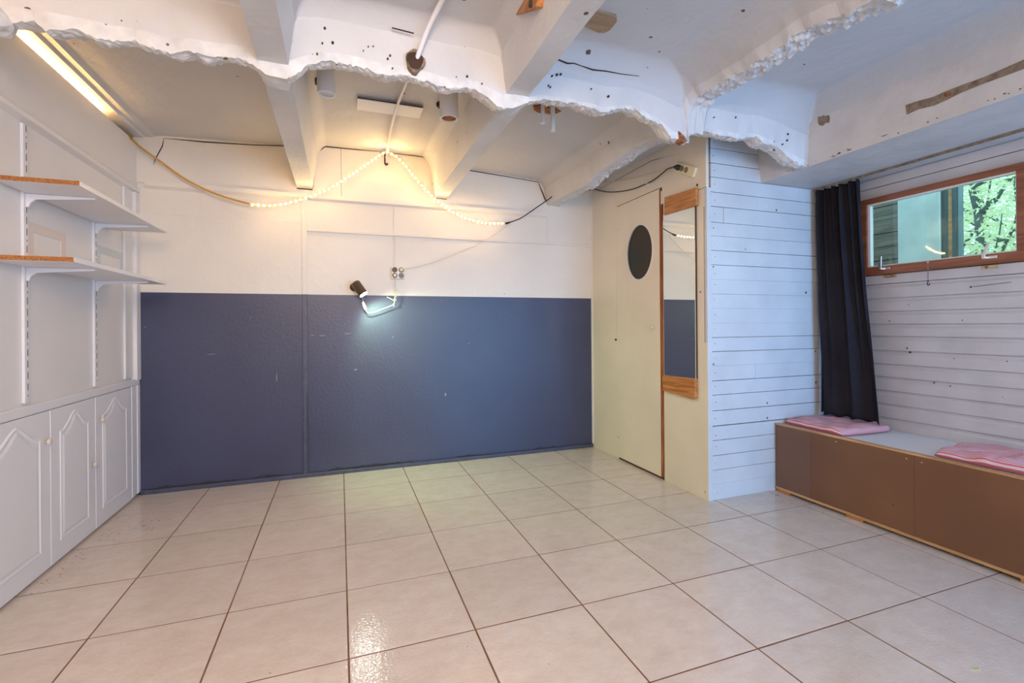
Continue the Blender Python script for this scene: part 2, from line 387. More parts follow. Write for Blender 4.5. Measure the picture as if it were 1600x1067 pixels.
for ix in range(len(xl) - 1):
    for iy in range(len(yl) - 1):
        if xl[ix] > 2.7 and 0: continue
        groups.setdefault(region((xl[ix] + xl[ix + 1]) / 2, (yl[iy] + yl[iy + 1]) / 2), []).append((ix, iy))
for (nm, k), cells in groups.items():
    idx = {}; vs = []; fs = []
    for ix, iy in cells:
        f = []
        for q in ((ix, iy), (ix, iy + 1), (ix + 1, iy + 1), (ix + 1, iy)):
            if q not in idx: idx[q] = len(vs); vs.append(V[q])
            f.append(idx[q])
        fs.append(f)
    me = bpy.data.meshes.new(nm); me.from_pydata(vs, [], fs)
    if nm == 'cross_rib':
        me.materials.append(M['rib']); me.materials.append(M['broken'])
        for p, (ix, iy) in zip(me.polygons, cells): p.material_index = 1 if yl[iy] > FY - .008 else 0
    rough_rib = nm == 'cross_rib' or (nm == 'rib' and k in (5, 6))
    if nm != 'cross_rib': me.materials.append(M[ 'rib' if nm in ('rib',) else 'beamface' if nm == 'window_beam' else 'ceil'])
    for p in me.polygons: p.use_smooth = (nm == 'ceiling_panel')
    o = bpy.data.objects.new(nm, me); COL.objects.link(o); o.parent = ceiling
    if nm == 'cross_rib': o['label'] = 'cross rib with a jagged broken lower edge'
    if nm == 'window_beam': o['label'] = 'deep painted beam above the window with bare patches'

def strip(name, pts, r, m='dirtycrack', parent=None, n=5):
    bm = bmesh.new(); tube(bm, pts, r, n); return part(name, bm, m, parent or ceiling)
# dirt lines in the front pan and bare patches on the beam
strip('crack', [(.935, 2.040, 2.408), (.98, 2.044, 2.403), (1.036, 2.049, 2.396), (1.07, 2.047, 2.402), (1.105, 2.048, 2.398), (1.176, 2.053, 2.392), (1.248, 2.050, 2.397), (1.34, 2.050, 2.398), (1.44, 2.046, 2.403)], [.001, .0035, .004, .003, .002, .004, .0035, .002, .001])
def beam_face(z): return 2.68 - .03 * max(0, z - 2.09) / .272
def patch(name, pts, m, x=0, t=0, p=.0016):
    bm = bmesh.new(); n = len(pts)
    A = [bm.verts.new((beam_face(z) - p, y, z)) for y, z in pts]; B = [bm.verts.new((beam_face(z) + .004, y, z)) for y, z in pts]
    bm.faces.new(A); bm.faces.new(B[::-1])
    for i in range(n): bm.faces.new((A[i], A[(i + 1) % n], B[(i + 1) % n], B[i]))
    return part(name, bm, m, ceiling)
def beam_x(z):   # slightly proud of the beam face
    return 2.662
patch('bare_patch', [(2.006, 2.353), (1.985, 2.345), (1.975, 2.35), (1.962, 2.338), (1.941, 2.336), (1.938, 2.315), (1.944, 2.293), (1.965, 2.301), (1.983, 2.290), (2.004, 2.303), (2.012, 2.327)], 'brown', 2.70, .052)
patch('bare_patch', [(1.557, 2.226), (1.50, 2.222), (1.437, 2.213), (1.40, 2.217), (1.338, 2.217), (1.25, 2.214), (1.122, 2.222), (.95, 2.23), (.95, 2.192), (1.122, 2.185), (1.25, 2.187), (1.338, 2.184), (1.39, 2.176), (1.437, 2.172), (1.50, 2.182), (1.554, 2.178)], 'brown', 2.70, .0235)
patch('bare_patch', [(1.49, 2.383), (1.463, 2.378), (1.458, 2.366), (1.474, 2.364), (1.488, 2.37)], 'brown', 2.70, .064)
patch('rust_spot', [(1.395, 2.207), (1.385, 2.21), (1.372, 2.205), (1.372, 2.194), (1.38, 2.188), (1.393, 2.192)], 'rust', p=.003)
for k in range(34):
    y = random.uniform(.8, 2.35); z = 2.094 + random.uniform(0, .016) + .012 * (2.2 - y); L_ = random.choice((.006, .008, .01, .012, .03)); h_ = random.uniform(.0015, .004)
    patch('chip', [(y, z), (y + L_ * .5, z - h_ * .6), (y + L_, z + h_ * .1), (y + L_ * .7, z + h_), (y + L_ * .2, z + h_ * .8)], 'dirtycrack', p=.0012)

# ------------------------------------------------------------------ back wall
wb = struct('wall_back', (LEFT - .3, RIGHT + .1, BACK + .02, BACK + .12, -.1, 2.62), 'dark', label='back wall, slate blue below and cream white above')
def bp(nm, x0, x1, z0, z1, m, t=.0, d=.02, **k): return bx(nm, (x0, x1, BACK - t, BACK + d, z0, z1), m, wb, **k)
bp('blue_panel', -1.30, -.268, .03, 1.388, 'blue', 0)
bp('blue_panel', -.232, 2.24, .03, 1.388, 'blue', .0)
bp('white_panel', -1.32, -.268, 1.388, 2.14, 'backwhite')
bp('white_panel', -.232, 2.26, 1.388, 1.875, 'backwhite', .0)
bp('white_panel', -.232, 1.765, 1.875, 2.14, 'backwhite', .006)
bp('white_panel', 1.7675, 2.26, 1.875, 2.40, 'backwhite', .004)
bm = bmesh.new(); box(bm, -.268, -.232, BACK - .012, BACK + .02, .0, 1.388)
part('batten', bm, 'bluetrim', wb, bevel=.002)
bm = bmesh.new(); box(bm, -.268, -.232, BACK - .012, BACK + .02, 1.388, 2.13)
part('batten', bm, 'backwhite', wb, bevel=.002)
bx('gap', (-.2395, -.2365, BACK - .0135, BACK, .03, .64), 'dark', wb)
# narrow rails
bp('rail', -.232, 2.24, 1.868, 1.886, 'backwhite', .016, bevel=.004)
bp('rail', -1.25, -.268, 1.930, 1.942, 'backwhite', .003)
prism_pts = [(BACK + .01, 2.095), (BACK - .03, 2.12), (BACK - .032, 2.15), (BACK + .01, 2.155)]
bm = bmesh.new(); prism(bm, prism_pts, 0, 0, 0.0001); bm.free()
bm = bmesh.new()
A = [bm.verts.new((-1.25, y, z)) for y, z in prism_pts]; B = [bm.verts.new((1.75, y, z)) for y, z in prism_pts]
bm.faces.new(A[::-1]); bm.faces.new(B)
for i in range(4): bm.faces.new((A[i], A[(i + 1) % 4], B[(i + 1) % 4], B[i]))
part('ledge', bm, 'backwhite', wb)
# infill boards between the ribs with dirty joints
def infill(pts, name='infill_board'):
    bm = bmesh.new(); prism(bm, pts, 1, BACK - .012, BACK + .02); return part(name, bm, 'backwhite', wb)
infill([(-1.32, 2.14), (-.30, 2.14), (-.30, 2.56), (-1.32, 2.56)])
infill([(-.19, 2.14), (.015, 2.14), (.015, 2.56), (-.19, 2.56)])
infill([(.0175, 2.14), (.74, 2.14), (.74, 2.56), (.0175, 2.56)])
infill([(.845, 2.14), (1.765, 2.14), (1.765, 2.56), (.845, 2.56)])
infill([(-.30, 2.14), (-.19, 2.14), (-.19, 2.3), (-.30, 2.3)])
infill([(.74, 2.14), (.845, 2.14), (.845, 2.3), (.74, 2.3)])
def scuff(pts, m='scuff'):
    bm = bmesh.new(); prism(bm, pts, 1, BACK - .0006, BACK + .002); return part('scuff', bm, m, wb)
for x, z, L_, h_ in ((-.155, 1.072, .05, .003), (.03, 1.085, .05, .0025), (.10, .80, .025, .006), (.82, .56, .012, .02), (-.215, 1.075, .03, .003), (-.62, 1.21, .004, .006), (1.02, .99, .02, .002), (.40, 1.05, .004, .012), (-.9, .95, .06, .002), (-.45, .75, .004, .05)):
    scuff([(x, z), (x + L_ * .5, z - h_ * .4), (x + L_, z + h_ * .2), (x + L_ * .8, z + h_), (x + L_ * .2, z + h_ * .7)])
rnd = random.Random(4)
for x0 in (-1.2, -.95, -.62, -.1, .1, .32, .9, 1.6):
    n = 9; scuff([(x0 + .03 * i, .031) for i in range(n)] + [(x0 + .03 * (n - 1 - i), .034 + .022 * rnd.random() * math.sin(math.pi * (i + .5) / n)) for i in range(n)], 'grime')
Yc = BACK - .014
def wcrack(pts, r=.0035): strip('crack', [(x, Yc, z) for x, z in pts], r, 'dirtycrack', wb)
wcrack([(-1.2, 2.27), (-1.19, 2.31), (-1.15, 2.40), (-1.141, 2.455)], [.001, .003, .003, .001])
wcrack([(-1.141, 2.458), (-.9, 2.462), (-.6, 2.478), (-.372, 2.497)], [.001, .0045, .003, .0035])
wcrack([(-.187, 2.20), (-.17, 2.35), (-.158, 2.47), (-.099, 2.526), (.15, 2.532), (.34, 2.538), (.675, 2.53), (.738, 2.478), (.742, 2.30), (.742, 2.205)], [.003, .0025, .004, .005, .005, .004, .003, .0045, .003, .003])
wcrack([(-.30, 2.187), (-.19, 2.185)], .004); wcrack([(.745, 2.203), (.845, 2.198)], .003)
wcrack([(1.0, 2.468), (1.045, 2.462), (1.35, 2.445), (1.679, 2.424), (1.72, 2.33), (1.753, 2.258), (1.80, 2.25)], [.001, .0045, .003, .003, .006, .006, .004])
wcrack([(1.98, 2.40), (2.10, 2.41), (2.23, 2.405)], [.003, .008, .005])
strip('crack', [(.0165, BACK - .0125, 2.15), (.0165, BACK - .0125, 2.52)], .0007, 'dirtycrack', wb)
bx('baseboard', (-1.29, 2.215, BACK - .022, BACK, .0, .030), 'bluetrim', wb, bevel=.004)['label'] = 'thin chipped blue skirting strip'
for x in (-1.05, -.55, .2, 1.1, 2.1):
    bm = bmesh.new(); prism(bm, [(x + .03 * i, BACK - .0225 + .004 * nz(i, x)) for i in range(6)] + [(x + .15, BACK - .02), (x, BACK - .02)], 2, .0305, .0325); part('dirt_streak', bm, 'dust', wb)

# ------------------------------------------------------------------ left wall with upper boxed panel
wl = struct('wall_left', (LEFT - .12, LEFT, REAR, BACK, -.1, 2.08), 'white', label='white left wall with a boxed panel above and shelving rails')
bx('upper_panel', (LEFT, -1.30, -.8, BACK, 2.10, 2.408), 'white', wl, bevel=.003)
bm = bmesh.new(); prism(bm, [(-1.32, 2.055), (-1.288, 2.068), (-1.284, 2.085), (-1.292, 2.102), (-1.32, 2.105)], 1, -.8, BACK - .002); part('trim_strip', bm, 'white', wl)
bx('lining', (LEFT - .12, LEFT - .05, REAR, BACK, 2.08, 2.62), 'white', wl)
bx('edge_strip', (LEFT, -1.306, 3.74, 3.86, .81, 2.06), 'white', wl, bevel=.003)
bx('corner_post', (LEFT, -1.285, 3.86, BACK, .79, 2.06), 'white', wl, bevel=.004)
bx('panel_back_ledge', (LEFT - .06, LEFT, REAR, BACK, 2.30, 2.34), 'white', wl)
# concrete lump where the broken rib meets the panel
bm = bmesh.new(); bmesh.ops.create_icosphere(bm, subdivisions=3, radius=.055)
for v in bm.verts: v.co = v.co * (1 + .5 * nz(*(v.co * 22))) + Vector((-1.10, 2.115, 2.205))
part('plaster_lump', bm, 'broken', ceiling)

# rear and outer shell
struct('wall_rear', (LEFT - .3, 1.55, REAR - .1, REAR, -.1, 2.62), 'white', label='rear wall behind the camera')
bx('wall_piece', (1.55, RIGHT + .1, REAR - .1, REAR, 2.15, 2.62), 'white', bpy.data.objects['wall_rear'])

# ------------------------------------------------------------------ closet side wall (faces left)
CX = 2.22
wc = struct('wall_closet_side', label='cream closet wall with the narrow door and mirror')
bx('panel', (CX, CX + .02, 3.485, BACK, 0.0, 2.6), 'door', wc)
bx('panel', (CX, CX + .02, 2.47, 2.882, .0, 1.90), 'door', wc, bevel=.002)
bx('panel', (CX - .002, CX + .02, 2.44, 2.90, 2.02, 2.6), 'door', wc, bevel=.001)
bx('panel', (CX, CX + .02, 2.44, 2.872, 1.90, 2.02), 'door', wc)
bx('panel', (CX, CX + .02, 2.90, 3.485, 2.145, 2.6), 'door', wc)
bx('panel', (CX - .001, CX + .02, 2.44, 2.478, 0.0, 1.02), 'door', wc, bevel=.001)
bx('corner_post', (CX - .007, CX + .001, BACK - .022, BACK - .0005, 0.032, 2.4), 'white', wc)
strip('crack', [(CX - .001, 2.62, 2.31), (CX - .001, 3.0, 2.375), (CX - .001, 3.79, 2.37)], [.001, .002, .001], 'dirtycrack', wc)
strip('crack', [(CX - .002, 2.44, 2.022), (CX - .002, 2.52, 2.019)], .0012, 'dirtycrack', wc)
strip('crack', [(CX - .0005, 2.876, 2.142), (CX - .0005, 3.484, 2.142)], .0012, 'dirtycrack', wc)
bx('jamb', (CX + .004, CX + .03, 2.897, 2.909, .0, 2.14), 'jamb', wc)
bx('jamb_cap', (CX - .002, CX + .012, 2.884, 2.909, 2.115, 2.142), 'jamb', wc)
bx('threshold', (CX + .002, CX + .03, 2.882, 3.49, .0, .018), 'dust', wc)
for (y, z, r) in ((2.52, 2.055, .008), (2.70, 1.40, .003), (2.5, 1.35, .004), (2.47, .05, .003), (3.30, 1.24, .003)):
    bm = bmesh.new(); prism(bm, [(y + r * math.cos(k), z + 1.3 * r * math.sin(k)) for k in [i * math.pi / 4 for i in range(8)]], 0, CX - .003, CX); part('nail_mark', bm, 'dirtycrack', wc)
struct('closet_dark_sheet', (2.60, 2.64, 2.50, BACK, 0, 2.6), 'dark')  # near-black sheet behind the door gap: the closet's inner shade put into colour
# door
dr = struct('door_1', label='narrow cream closet door with a dark oval window')
bm = bmesh.new(); N_ = 48; oc = (3.165, 1.708); ra, rb = .165, .212
y0, y1, z0, z1 = 2.910, 3.482, .018, 2.138
def ring(x, fn): return [bm.verts.new((x, *fn(2 * math.pi * k / N_))) for k in range(N_)]
def el(a): return (oc[0] + ra * math.cos(a), oc[1] + rb * math.sin(a))
def el2(a): return (oc[0] + (ra + .006) * math.cos(a), oc[1] + (rb + .006) * math.sin(a))
def rc(a):
    c, s = math.cos(a), math.sin(a)
    ty = ((y1 - oc[0]) / c) if c > 1e-9 else ((y0 - oc[0]) / c if c < -1e-9 else 1e9)
    tz = ((z1 - oc[1]) / s) if s > 1e-9 else ((z0 - oc[1]) / s if s < -1e-9 else 1e9)
    t = min(ty, tz); return (oc[0] + t * c, oc[1] + t * s)
# add exact corners by snapping nearest ring verts
R0 = ring(CX - .004, rc); R1 = ring(CX - .004, el); R2 = ring(CX + .012, el); R3 = ring(CX + .02, rc)
for cy_, cz_ in ((y0, z0), (y0, z1), (y1, z0), (y1, z1)):
    for Rr in (R0, R3):
        v = min(Rr, key=lambda v: (v.co.y - cy_) ** 2 + (v.co.z - cz_) ** 2); v.co.y = cy_; v.co.z = cz_
for q, w in ((R0, R1), (R1, R2), (R0, R3)):
    for k in range(N_): bm.faces.new((q[k], q[(k + 1) % N_], w[(k + 1) % N_], w[k]))
part('door_leaf', bm, 'door', dr)
bm = bmesh.new(); prism(bm, [el2(2 * math.pi * k / N_) for k in range(N_)], 0, CX + .004, CX + .012); part('oval_glass', bm, 'ovalglass', dr)['label'] = 'dark brown oval window glass'
bm = bmesh.new()
a_ = [el(2 * math.pi * k / N_) for k in range(N_)]; o_ = [(oc[0] + (ra + .010) * math.cos(2 * math.pi * k / N_), oc[1] + (rb + .010) * math.sin(2 * math.pi * k / N_)) for k in range(N_)]
I = [bm.verts.new((CX - .007, *p)) for p in a_]; O_ = [bm.verts.new((CX - .004, *p)) for p in o_]; I2 = [bm.verts.new((CX + .004, *p)) for p in a_]
for q, w in ((I, O_), (I, I2)):
    for k in range(N_): bm.faces.new((q[k], q[(k + 1) % N_], w[(k + 1) % N_], w[k]))
part('oval_rim', bm, 'white', dr)
bm = bmesh.new(); tube(bm, [(CX - .004, 2.992, 1.115), (CX - .016, 2.992, 1.115), (CX - .020, 2.992, 1.115), (CX - .030, 2.992, 1.115)], [.006, .006, .014, .010], 14); part('door_knob', bm, 'knob', dr, smooth=False)
bx('jamb_edge', (CX - .005, CX + .018, 2.9095, 2.9125, .018, 2.13), 'jamb', dr)
# lock-cord along the hinge side
bm = bmesh.new(); tube(bm, smooth_path([(CX - .004, 3.468, 1.95), (CX - .004, 3.478, 1.7), (CX - .004, 3.488, 1.4), (CX - .004, 3.50, 1.045)], 4), .0013, 6)
cordo = obj('door_cord', bm, 'cord'); tag(cordo, 'thin pale cord hanging down the closet wall left of the oval window', 'cord')
bm = bmesh.new(); tube(bm, [(CX - .0005, 3.515, 1.012), (CX - .006, 3.515, 1.012)], .010, 10); part('black_plug', bm, 'black', wc)
bm = bmesh.new(); tube(bm, [(CX - .0005, 3.485, .185), (CX - .004, 3.485, .185)], .006, 8); part('nail_mark', bm, 'dirtycrack', wc)
bx('latch_plate', (CX - .006, CX, 3.462, 3.476, 1.935, 1.955), 'knob', wc, bevel=.001)

# mirror with two wooden end boards
mi = thing('wall_mirror', 'tall narrow mirror between two orange wooden boards beside the closet door', 'mirror', (CX, 2.69, .65))
bx('mirror_glass', (CX - .018, CX - .010, 2.532, 2.852, .765, 1.93), 'mirror', mi)
bx('mirror_backing', (CX - .0098, CX - .001, 2.530, 2.842, .765, 1.93), 'dirtycrack', mi)
bm = bmesh.new(); prism(bm, [(2.507, 1.915), (2.833, 1.923), (2.826, 2.050), (2.507, 2.034)], 0, CX - .026, CX - .003); part('end_board', bm, 'oak', mi, bevel=.003)['label'] = 'upper knotted orange wood board'
bm = bmesh.new(); prism(bm, [(2.528, .652), (2.50 + .05, .642), (2.858, .658), (2.863, .772), (2.528, .780)], 0, CX - .028, CX - .002); part('end_board', bm, 'oak', mi, bevel=.003)['label'] = 'lower orange wood board'

# power strip on the closet wall (three outlets, one plug)
ps = thing('power_strip', 'ivory three outlet power strip mounted askew above the mirror', 'power strip', (CX, 2.62, 2.19))
bm = bmesh.new(); box(bm, -.010, .012, -.108, .108, -.033, .033); 
bmesh.ops.rotate(bm, verts=bm.verts, cent=(0, 0, 0), matrix=Matrix.Rotation(math.radians(28), 3, 'X')); bmesh.ops.translate(bm, verts=bm.verts, vec=(CX - .013, 2.62, 2.188)); 
part('housing', bm, 'ivory', ps, bevel=.006)
ca, sa = math.cos(math.radians(28)), math.sin(math.radians(28))
for q in (-.022, .025, .072):
    cy_, cz_ = 2.62 + q * ca, 2.188 + q * sa
    bm = bmesh.new(); n = 20
    a1 = [bm.verts.new((CX - .0235, cy_ + .020 * math.cos(2 * math.pi * k / n), cz_ + .020 * math.sin(2 * math.pi * k / n))) for k in range(n)]
    a2 = [bm.verts.new((CX - .0255, cy_ + .0185 * math.cos(2 * math.pi * k / n), cz_ + .0185 * math.sin(2 * math.pi * k / n))) for k in range(n)]
    a3 = [bm.verts.new((CX - .0232, cy_ + .016 * math.cos(2 * math.pi * k / n), cz_ + .016 * math.sin(2 * math.pi * k / n))) for k in range(n)]
    for q1, q2 in ((a1, a2), (a2, a3)):
        for k in range(n): bm.faces.new((q1[k], q1[(k + 1) % n], q2[(k + 1) % n], q2[k]))
    bm.faces.new(a3); part('outlet', bm, 'outlet', ps)

# ------------------------------------------------------------------ plank wall (faces the camera)
PY = 2.44
wp = struct('wall_closet_front', (CX + .012, RIGHT + .02, PY + .022, PY + .05, 0, 2.6), 'dirtycrack', label='white horizontal plank wall right of the closet')
bx('corner_strip', (CX - .0005, CX + .034, PY - .003, PY + .02, 0, 2.02), 'plank', wp, bevel=.002)
z = .0; k = 0
heights = [.103, .091, .095, .095, .094, .101, .099, .095, .095, .091, .094, .092, .096, .093, .094, .093, .096, .092, .09, .1, .095, .094, .093, .096, .09, .09]
gaps = [.0006, .0012, .0035, .0008, .003, .004, .0009, .0042, .0007, .0007, .003, .0009, .0008, .0012, .0006, .0007, .0036, .0008, .0026, .0008, .004, .001, .0035, .003, .002, .001]
for k, h in enumerate(heights):
    if z > 2.5: break
    x1 = RIGHT if z + h < 2.12 else 2.70
    g = gaps[k] * (1.5 if gaps[k] > .002 else .35); a = random.uniform(-.001, .001)
    cuts = [CX + .034, x1]
    if k == 19: cuts = [CX + .034, 2.36, x1]
    if k == 8: cuts = [CX + .034, 2.62, x1]
    if k == 21: cuts = [CX + .034, 3.03, x1] if x1 > 3.1 else cuts
    for c0, c1 in zip(cuts, cuts[1:]):
        t0, t1 = random.uniform(-.0012, .0012), random.uniform(-.0012, .0012)
        bm = bmesh.new(); yy = PY + random.uniform(-.0015, .001)
        prism(bm, [(c0 + .0012, z + g / 2 + max(0, t0)), (c1 - .0012, z + g / 2 + max(0, t1)), (c1 - .0012, z + h - g / 2), (c0 + .0012, z + h - g / 2)], 1, yy, PY + .02)
        part('plank', bm, 'plank', wp, bevel=.0007, segs=1)
    # nail heads
    for xx in (2.275 + random.uniform(0, .012),):
        bm = bmesh.new(); zz = z + h * random.uniform(.35, .65); tube(bm, [(xx, PY - .0018, zz), (xx, PY + .01, zz)], random.uniform(.002, .0036), 6); part('nail_head', bm, 'dirtycrack', wp)
    z += h
bx('edge_gap', (2.697, 2.7035, PY - .003, PY + .01, 2.10, 2.37), 'dirtycrack', wp)

# ------------------------------------------------------------------ window wall
wr = struct('wall_right', (RIGHT + .022, RIGHT + .10, REAR, BACK, -.1, 1.44), 'siding', label='right wall with moulded white siding under the window')
WY0, WY1 = 1.365, 2.21; WZ0, WZ1 = 1.452, 1.958
for d in ((RIGHT + .022, RIGHT + .10, WY1, BACK, 1.44, 2.62), (RIGHT + .022, RIGHT + .10, REAR, WY0, 1.44, 2.62), (RIGHT + .022, RIGHT + .10, WY0, WY1, 1.965, 2.62), (RIGHT + .022, RIGHT + .1, WY0, WY1, 1.43, WZ0)):
    bx('wall_piece', d, 'siding', wr)
sz = [.445, .523, .612, .698, .786, .870, .957, 1.050, 1.128, 1.210, 1.296, 1.388]
for a, b in zip(sz, sz[1:]):
    X0 = RIGHT
    pf = [(X0 + .02, a + .0015), (X0 + .002, a + .0015), (X0 - .002, a + .008), (X0 - .0015, b - .024), (X0 + .003, b - .018), (X0 + .007, b - .012), (X0 + .0045, b - .005), (X0 + .004, b - .0005), (X0 + .02, b - .0005)]
    bm = bmesh.new(); A = [bm.verts.new((x, REAR, z)) for x, z in pf]; B = [bm.verts.new((x, PY + .02, z)) for x, z in pf]; n = len(pf)
    bm.faces.new(A); bm.faces.new(B[::-1])
    for i in range(n): bm.faces.new((A[i], A[(i + 1) % n], B[(i + 1) % n], B[i]))
    part('plank', bm, 'siding', wr)
def sidebox(nm, y0, y1, z0, z1, t=0., m='siding', **k): return bx(nm, (RIGHT - t, RIGHT + .022, y0, y1, z0, z1), m, wr, **k)
sidebox('plank', REAR, PY, 1.391, 1.449, .004, bevel=.003)
sidebox('plank', REAR, PY, 1.962, 2.026, .0, bevel=.002); sidebox('plank', REAR, PY, 2.0295, 2.088, .001, bevel=.002)
sidebox('plank', WY1 + .002, PY, 1.452, 1.96, .0); sidebox('plank', REAR, WY0 - .002, 1.452, 1.96, .0)
sidebox('base_board', REAR, PY, .0, .44, .002, 'door')
for y, z, r in ((1.62, 1.335, .005), (1.93, 1.25, .0025), (1.94, .98, .005), (1.925, .955, .006), (1.66, 1.15, .003), (1.70, .93, .003), (1.80, .78, .004), (1.72, .77, .003), (2.04, 1.15, .004), (1.47, .93, .003)):
    bm = bmesh.new(); tube(bm, [(RIGHT - .0035, y, z), (RIGHT + .004, y, z)], r, 7); part('nail_mark', bm, 'dirtycrack', wr)
strip('crack', [(RIGHT - .0022, 1.45, 1.348), (RIGHT - .0022, 1.61, 1.336)], .0013, 'dirtycrack', wr)

win = struct('window_1', label='brown framed hopper window looking out on green leaves')
def wbx(nm, y0, y1, z0, z1, x0=RIGHT - .028, x1=RIGHT + .03, m='frame', **k): return bx(nm, (x0, x1, y0, y1, z0, z1), m, win, **k)
wbx('frame_rail', WY0, WY1, WZ0, 1.505, bevel=.004); wbx('frame_rail', WY0, WY1, 1.922, WZ1, bevel=.004)
wbx('frame_stile', 2.158, WY1, 1.505, 1.922, bevel=.003); wbx('frame_stile', WY0, 1.418, 1.505, 1.922, bevel=.003)
for d in ((1.418, 2.158, 1.505, 1.512), (1.418, 2.158, 1.911, 1.922), (2.142, 2.158, 1.512, 1.911), (1.418, 1.424, 1.512, 1.911)):
    wbx('glazing_bead', *d, x0=RIGHT - .018, x1=RIGHT + .01, m='whiteplastic', bevel=.001)
wbx('pane', 1.42, 2.155, 1.507, 1.92, x0=RIGHT - .004, x1=RIGHT, m='glass')
for y in (2.045, 1.522):
    h = wbx('handle_plate', y - .028, y + .028, 1.480, 1.494, x0=RIGHT - .032, x1=RIGHT - .028, m='steel', bevel=.001)
    bm = bmesh.new(); tube(bm, [(RIGHT - .032, y + .02, 1.487), (RIGHT - .046, y + .02, 1.487)], .008, 12)
    part('handle_pivot', bm, 'steel', win)
    bm = bmesh.new(); tl = -.004 if y > 1.8 else -.022
    prism(bm, [(y + .012, 1.482), (y + .028, 1.482), (y + .028 + tl * -.0, 1.50), (y + .026 + tl, 1.566), (y + .014 + tl, 1.566), (y + .012, 1.50)], 0, RIGHT - .052, RIGHT - .045); part('lever', bm, 'steel', win, bevel=.0015)
for y in (2.03, 1.533):
    tb = bx('strike_plate', (RIGHT - .008, RIGHT - .0041, y - .037, y + .037, 1.427, 1.447), 'brass', win, bevel=.001)
    bm = bmesh.new(); tube(bm, [(RIGHT - .0095, y - .0 + .016 * (1 if y < 1.8 else -1), 1.437), (RIGHT - .006, y + .016 * (1 if y < 1.8 else -1), 1.437)], .007, 12); part('strike_hole', bm, 'rust', win)
# chain hook
ch = thing('window_chain', 'small dark chain with a hook hanging below the window frame', 'chain', (RIGHT - .03, 1.808, 1.49))
bm = bmesh.new(); tube(bm, [(RIGHT - .028, 1.808, 1.496), (RIGHT - .036, 1.808, 1.496)], .004, 8); part('screw_eye', bm, 'steel', ch)
bm = bmesh.new()
for k in range(11):
    c = Vector((RIGHT - .033, 1.808, 1.490 - k * .0085)); n = 10; rr = .0042
    ax = (Vector((0, 1, 0)) if k % 2 else Vector((1, 0, 0)))
    tube(bm, [c + ax * rr * .7 * math.cos(2 * math.pi * q / n) + Vector((0, 0, 1)) * rr * 1.3 * math.sin(2 * math.pi * q / n) for q in range(n + 1)], .0012, 5, False)
part('chain_links', bm, 'outlet', ch)['kind'] = 'stuff'
bm = bmesh.new(); tube(bm, [(RIGHT - .033, 1.808, 1.394), (RIGHT - .033, 1.808, 1.38), (RIGHT - .033, 1.813, 1.368), (RIGHT - .033, 1.808, 1.358), (RIGHT - .033, 1.801, 1.364), (RIGHT - .033, 1.801, 1.372)], .0028, 7); part('hook', bm, 'dirtycrack', ch)

# ------------------------------------------------------------------ curtain and rail
rl = thing('curtain_rail', 'thin white curtain rail fixed under the soffit above the window', 'curtain rail', (3.18, 1.5, 2.08))
bm = bmesh.new(); box(bm, 3.166, 3.186, .2, PY - .003, 2.078, 2.089); part('track', bm, 'ivory', rl, bevel=.002)
bm = bmesh.new(); box(bm, 3.160, 3.166, .2, PY - .003, 2.074, 2.089); part('track_lip', bm, 'brown', rl)
bm = bmesh.new(); NU, NV = 150, 50; grid = []
uvl = bm.loops.layers.uv.new('UVMap')
for j in range(NV + 1):
    t = j / NV; z = 2.07 + (.509 - 2.07) * t; row = []
    yR = 2.118 + (2.0 - 2.118) * t ** 1.3 + .006 * math.sin(t * 5); yL = 2.425 - .006 * math.sin(t * 3)
    for i in range(NU + 1):
        s = i / NU
        y = yL + (yR - yL) * s
        ph = s + .03 * math.sin(t * 3 + s * 5)
        amp = .030 * (1 - .25 * t) * (1 + .7 * nz(s * 4.5, 1.7))
        w = math.sin(ph * 2 * math.pi * 6.0) * (1 - t) ** .8 + 1.1 * t * math.sin(ph * 2 * math.pi * 2.4 + 1.2) + .3 * math.sin(ph * 2 * math.pi * 9 + 2)*(1-t) + .35 * math.sin(ph*2*math.pi*4.3+t)
        x = 3.17 + amp * w + .008 * nz(s * 6, t * 3)
        y += .010 * math.cos(ph * 2 * math.pi * 6) * (1 - t)
        zz = z + .006 * math.sin(s * 30) * (t > .99) - (.0 if t < .02 else 0)
        row.append(bm.verts.new((x, min(y, PY - .008), zz)))
    grid.append(row)
for j in range(NV):
    for i in range(NU): bm.faces.new((grid[j][i], grid[j][i + 1], grid[j + 1][i + 1], grid[j + 1][i]))
cu = obj('curtain', bm, 'curtain', smooth=True); md = cu.modifiers.new('thick', 'SOLIDIFY'); md.thickness = .003
tag(cu, 'dark navy curtain gathered in the corner left of the window, its hem on the cushion', 'curtain')
bm = bmesh.new()
for k in range(7):
    y = 2.405 - k * .044; tube(bm, [(3.176, y, 2.079), (3.176, y, 2.066)], .0035, 6)
part('glider', bm, 'whiteplastic', rl)['kind'] = 'stuff'

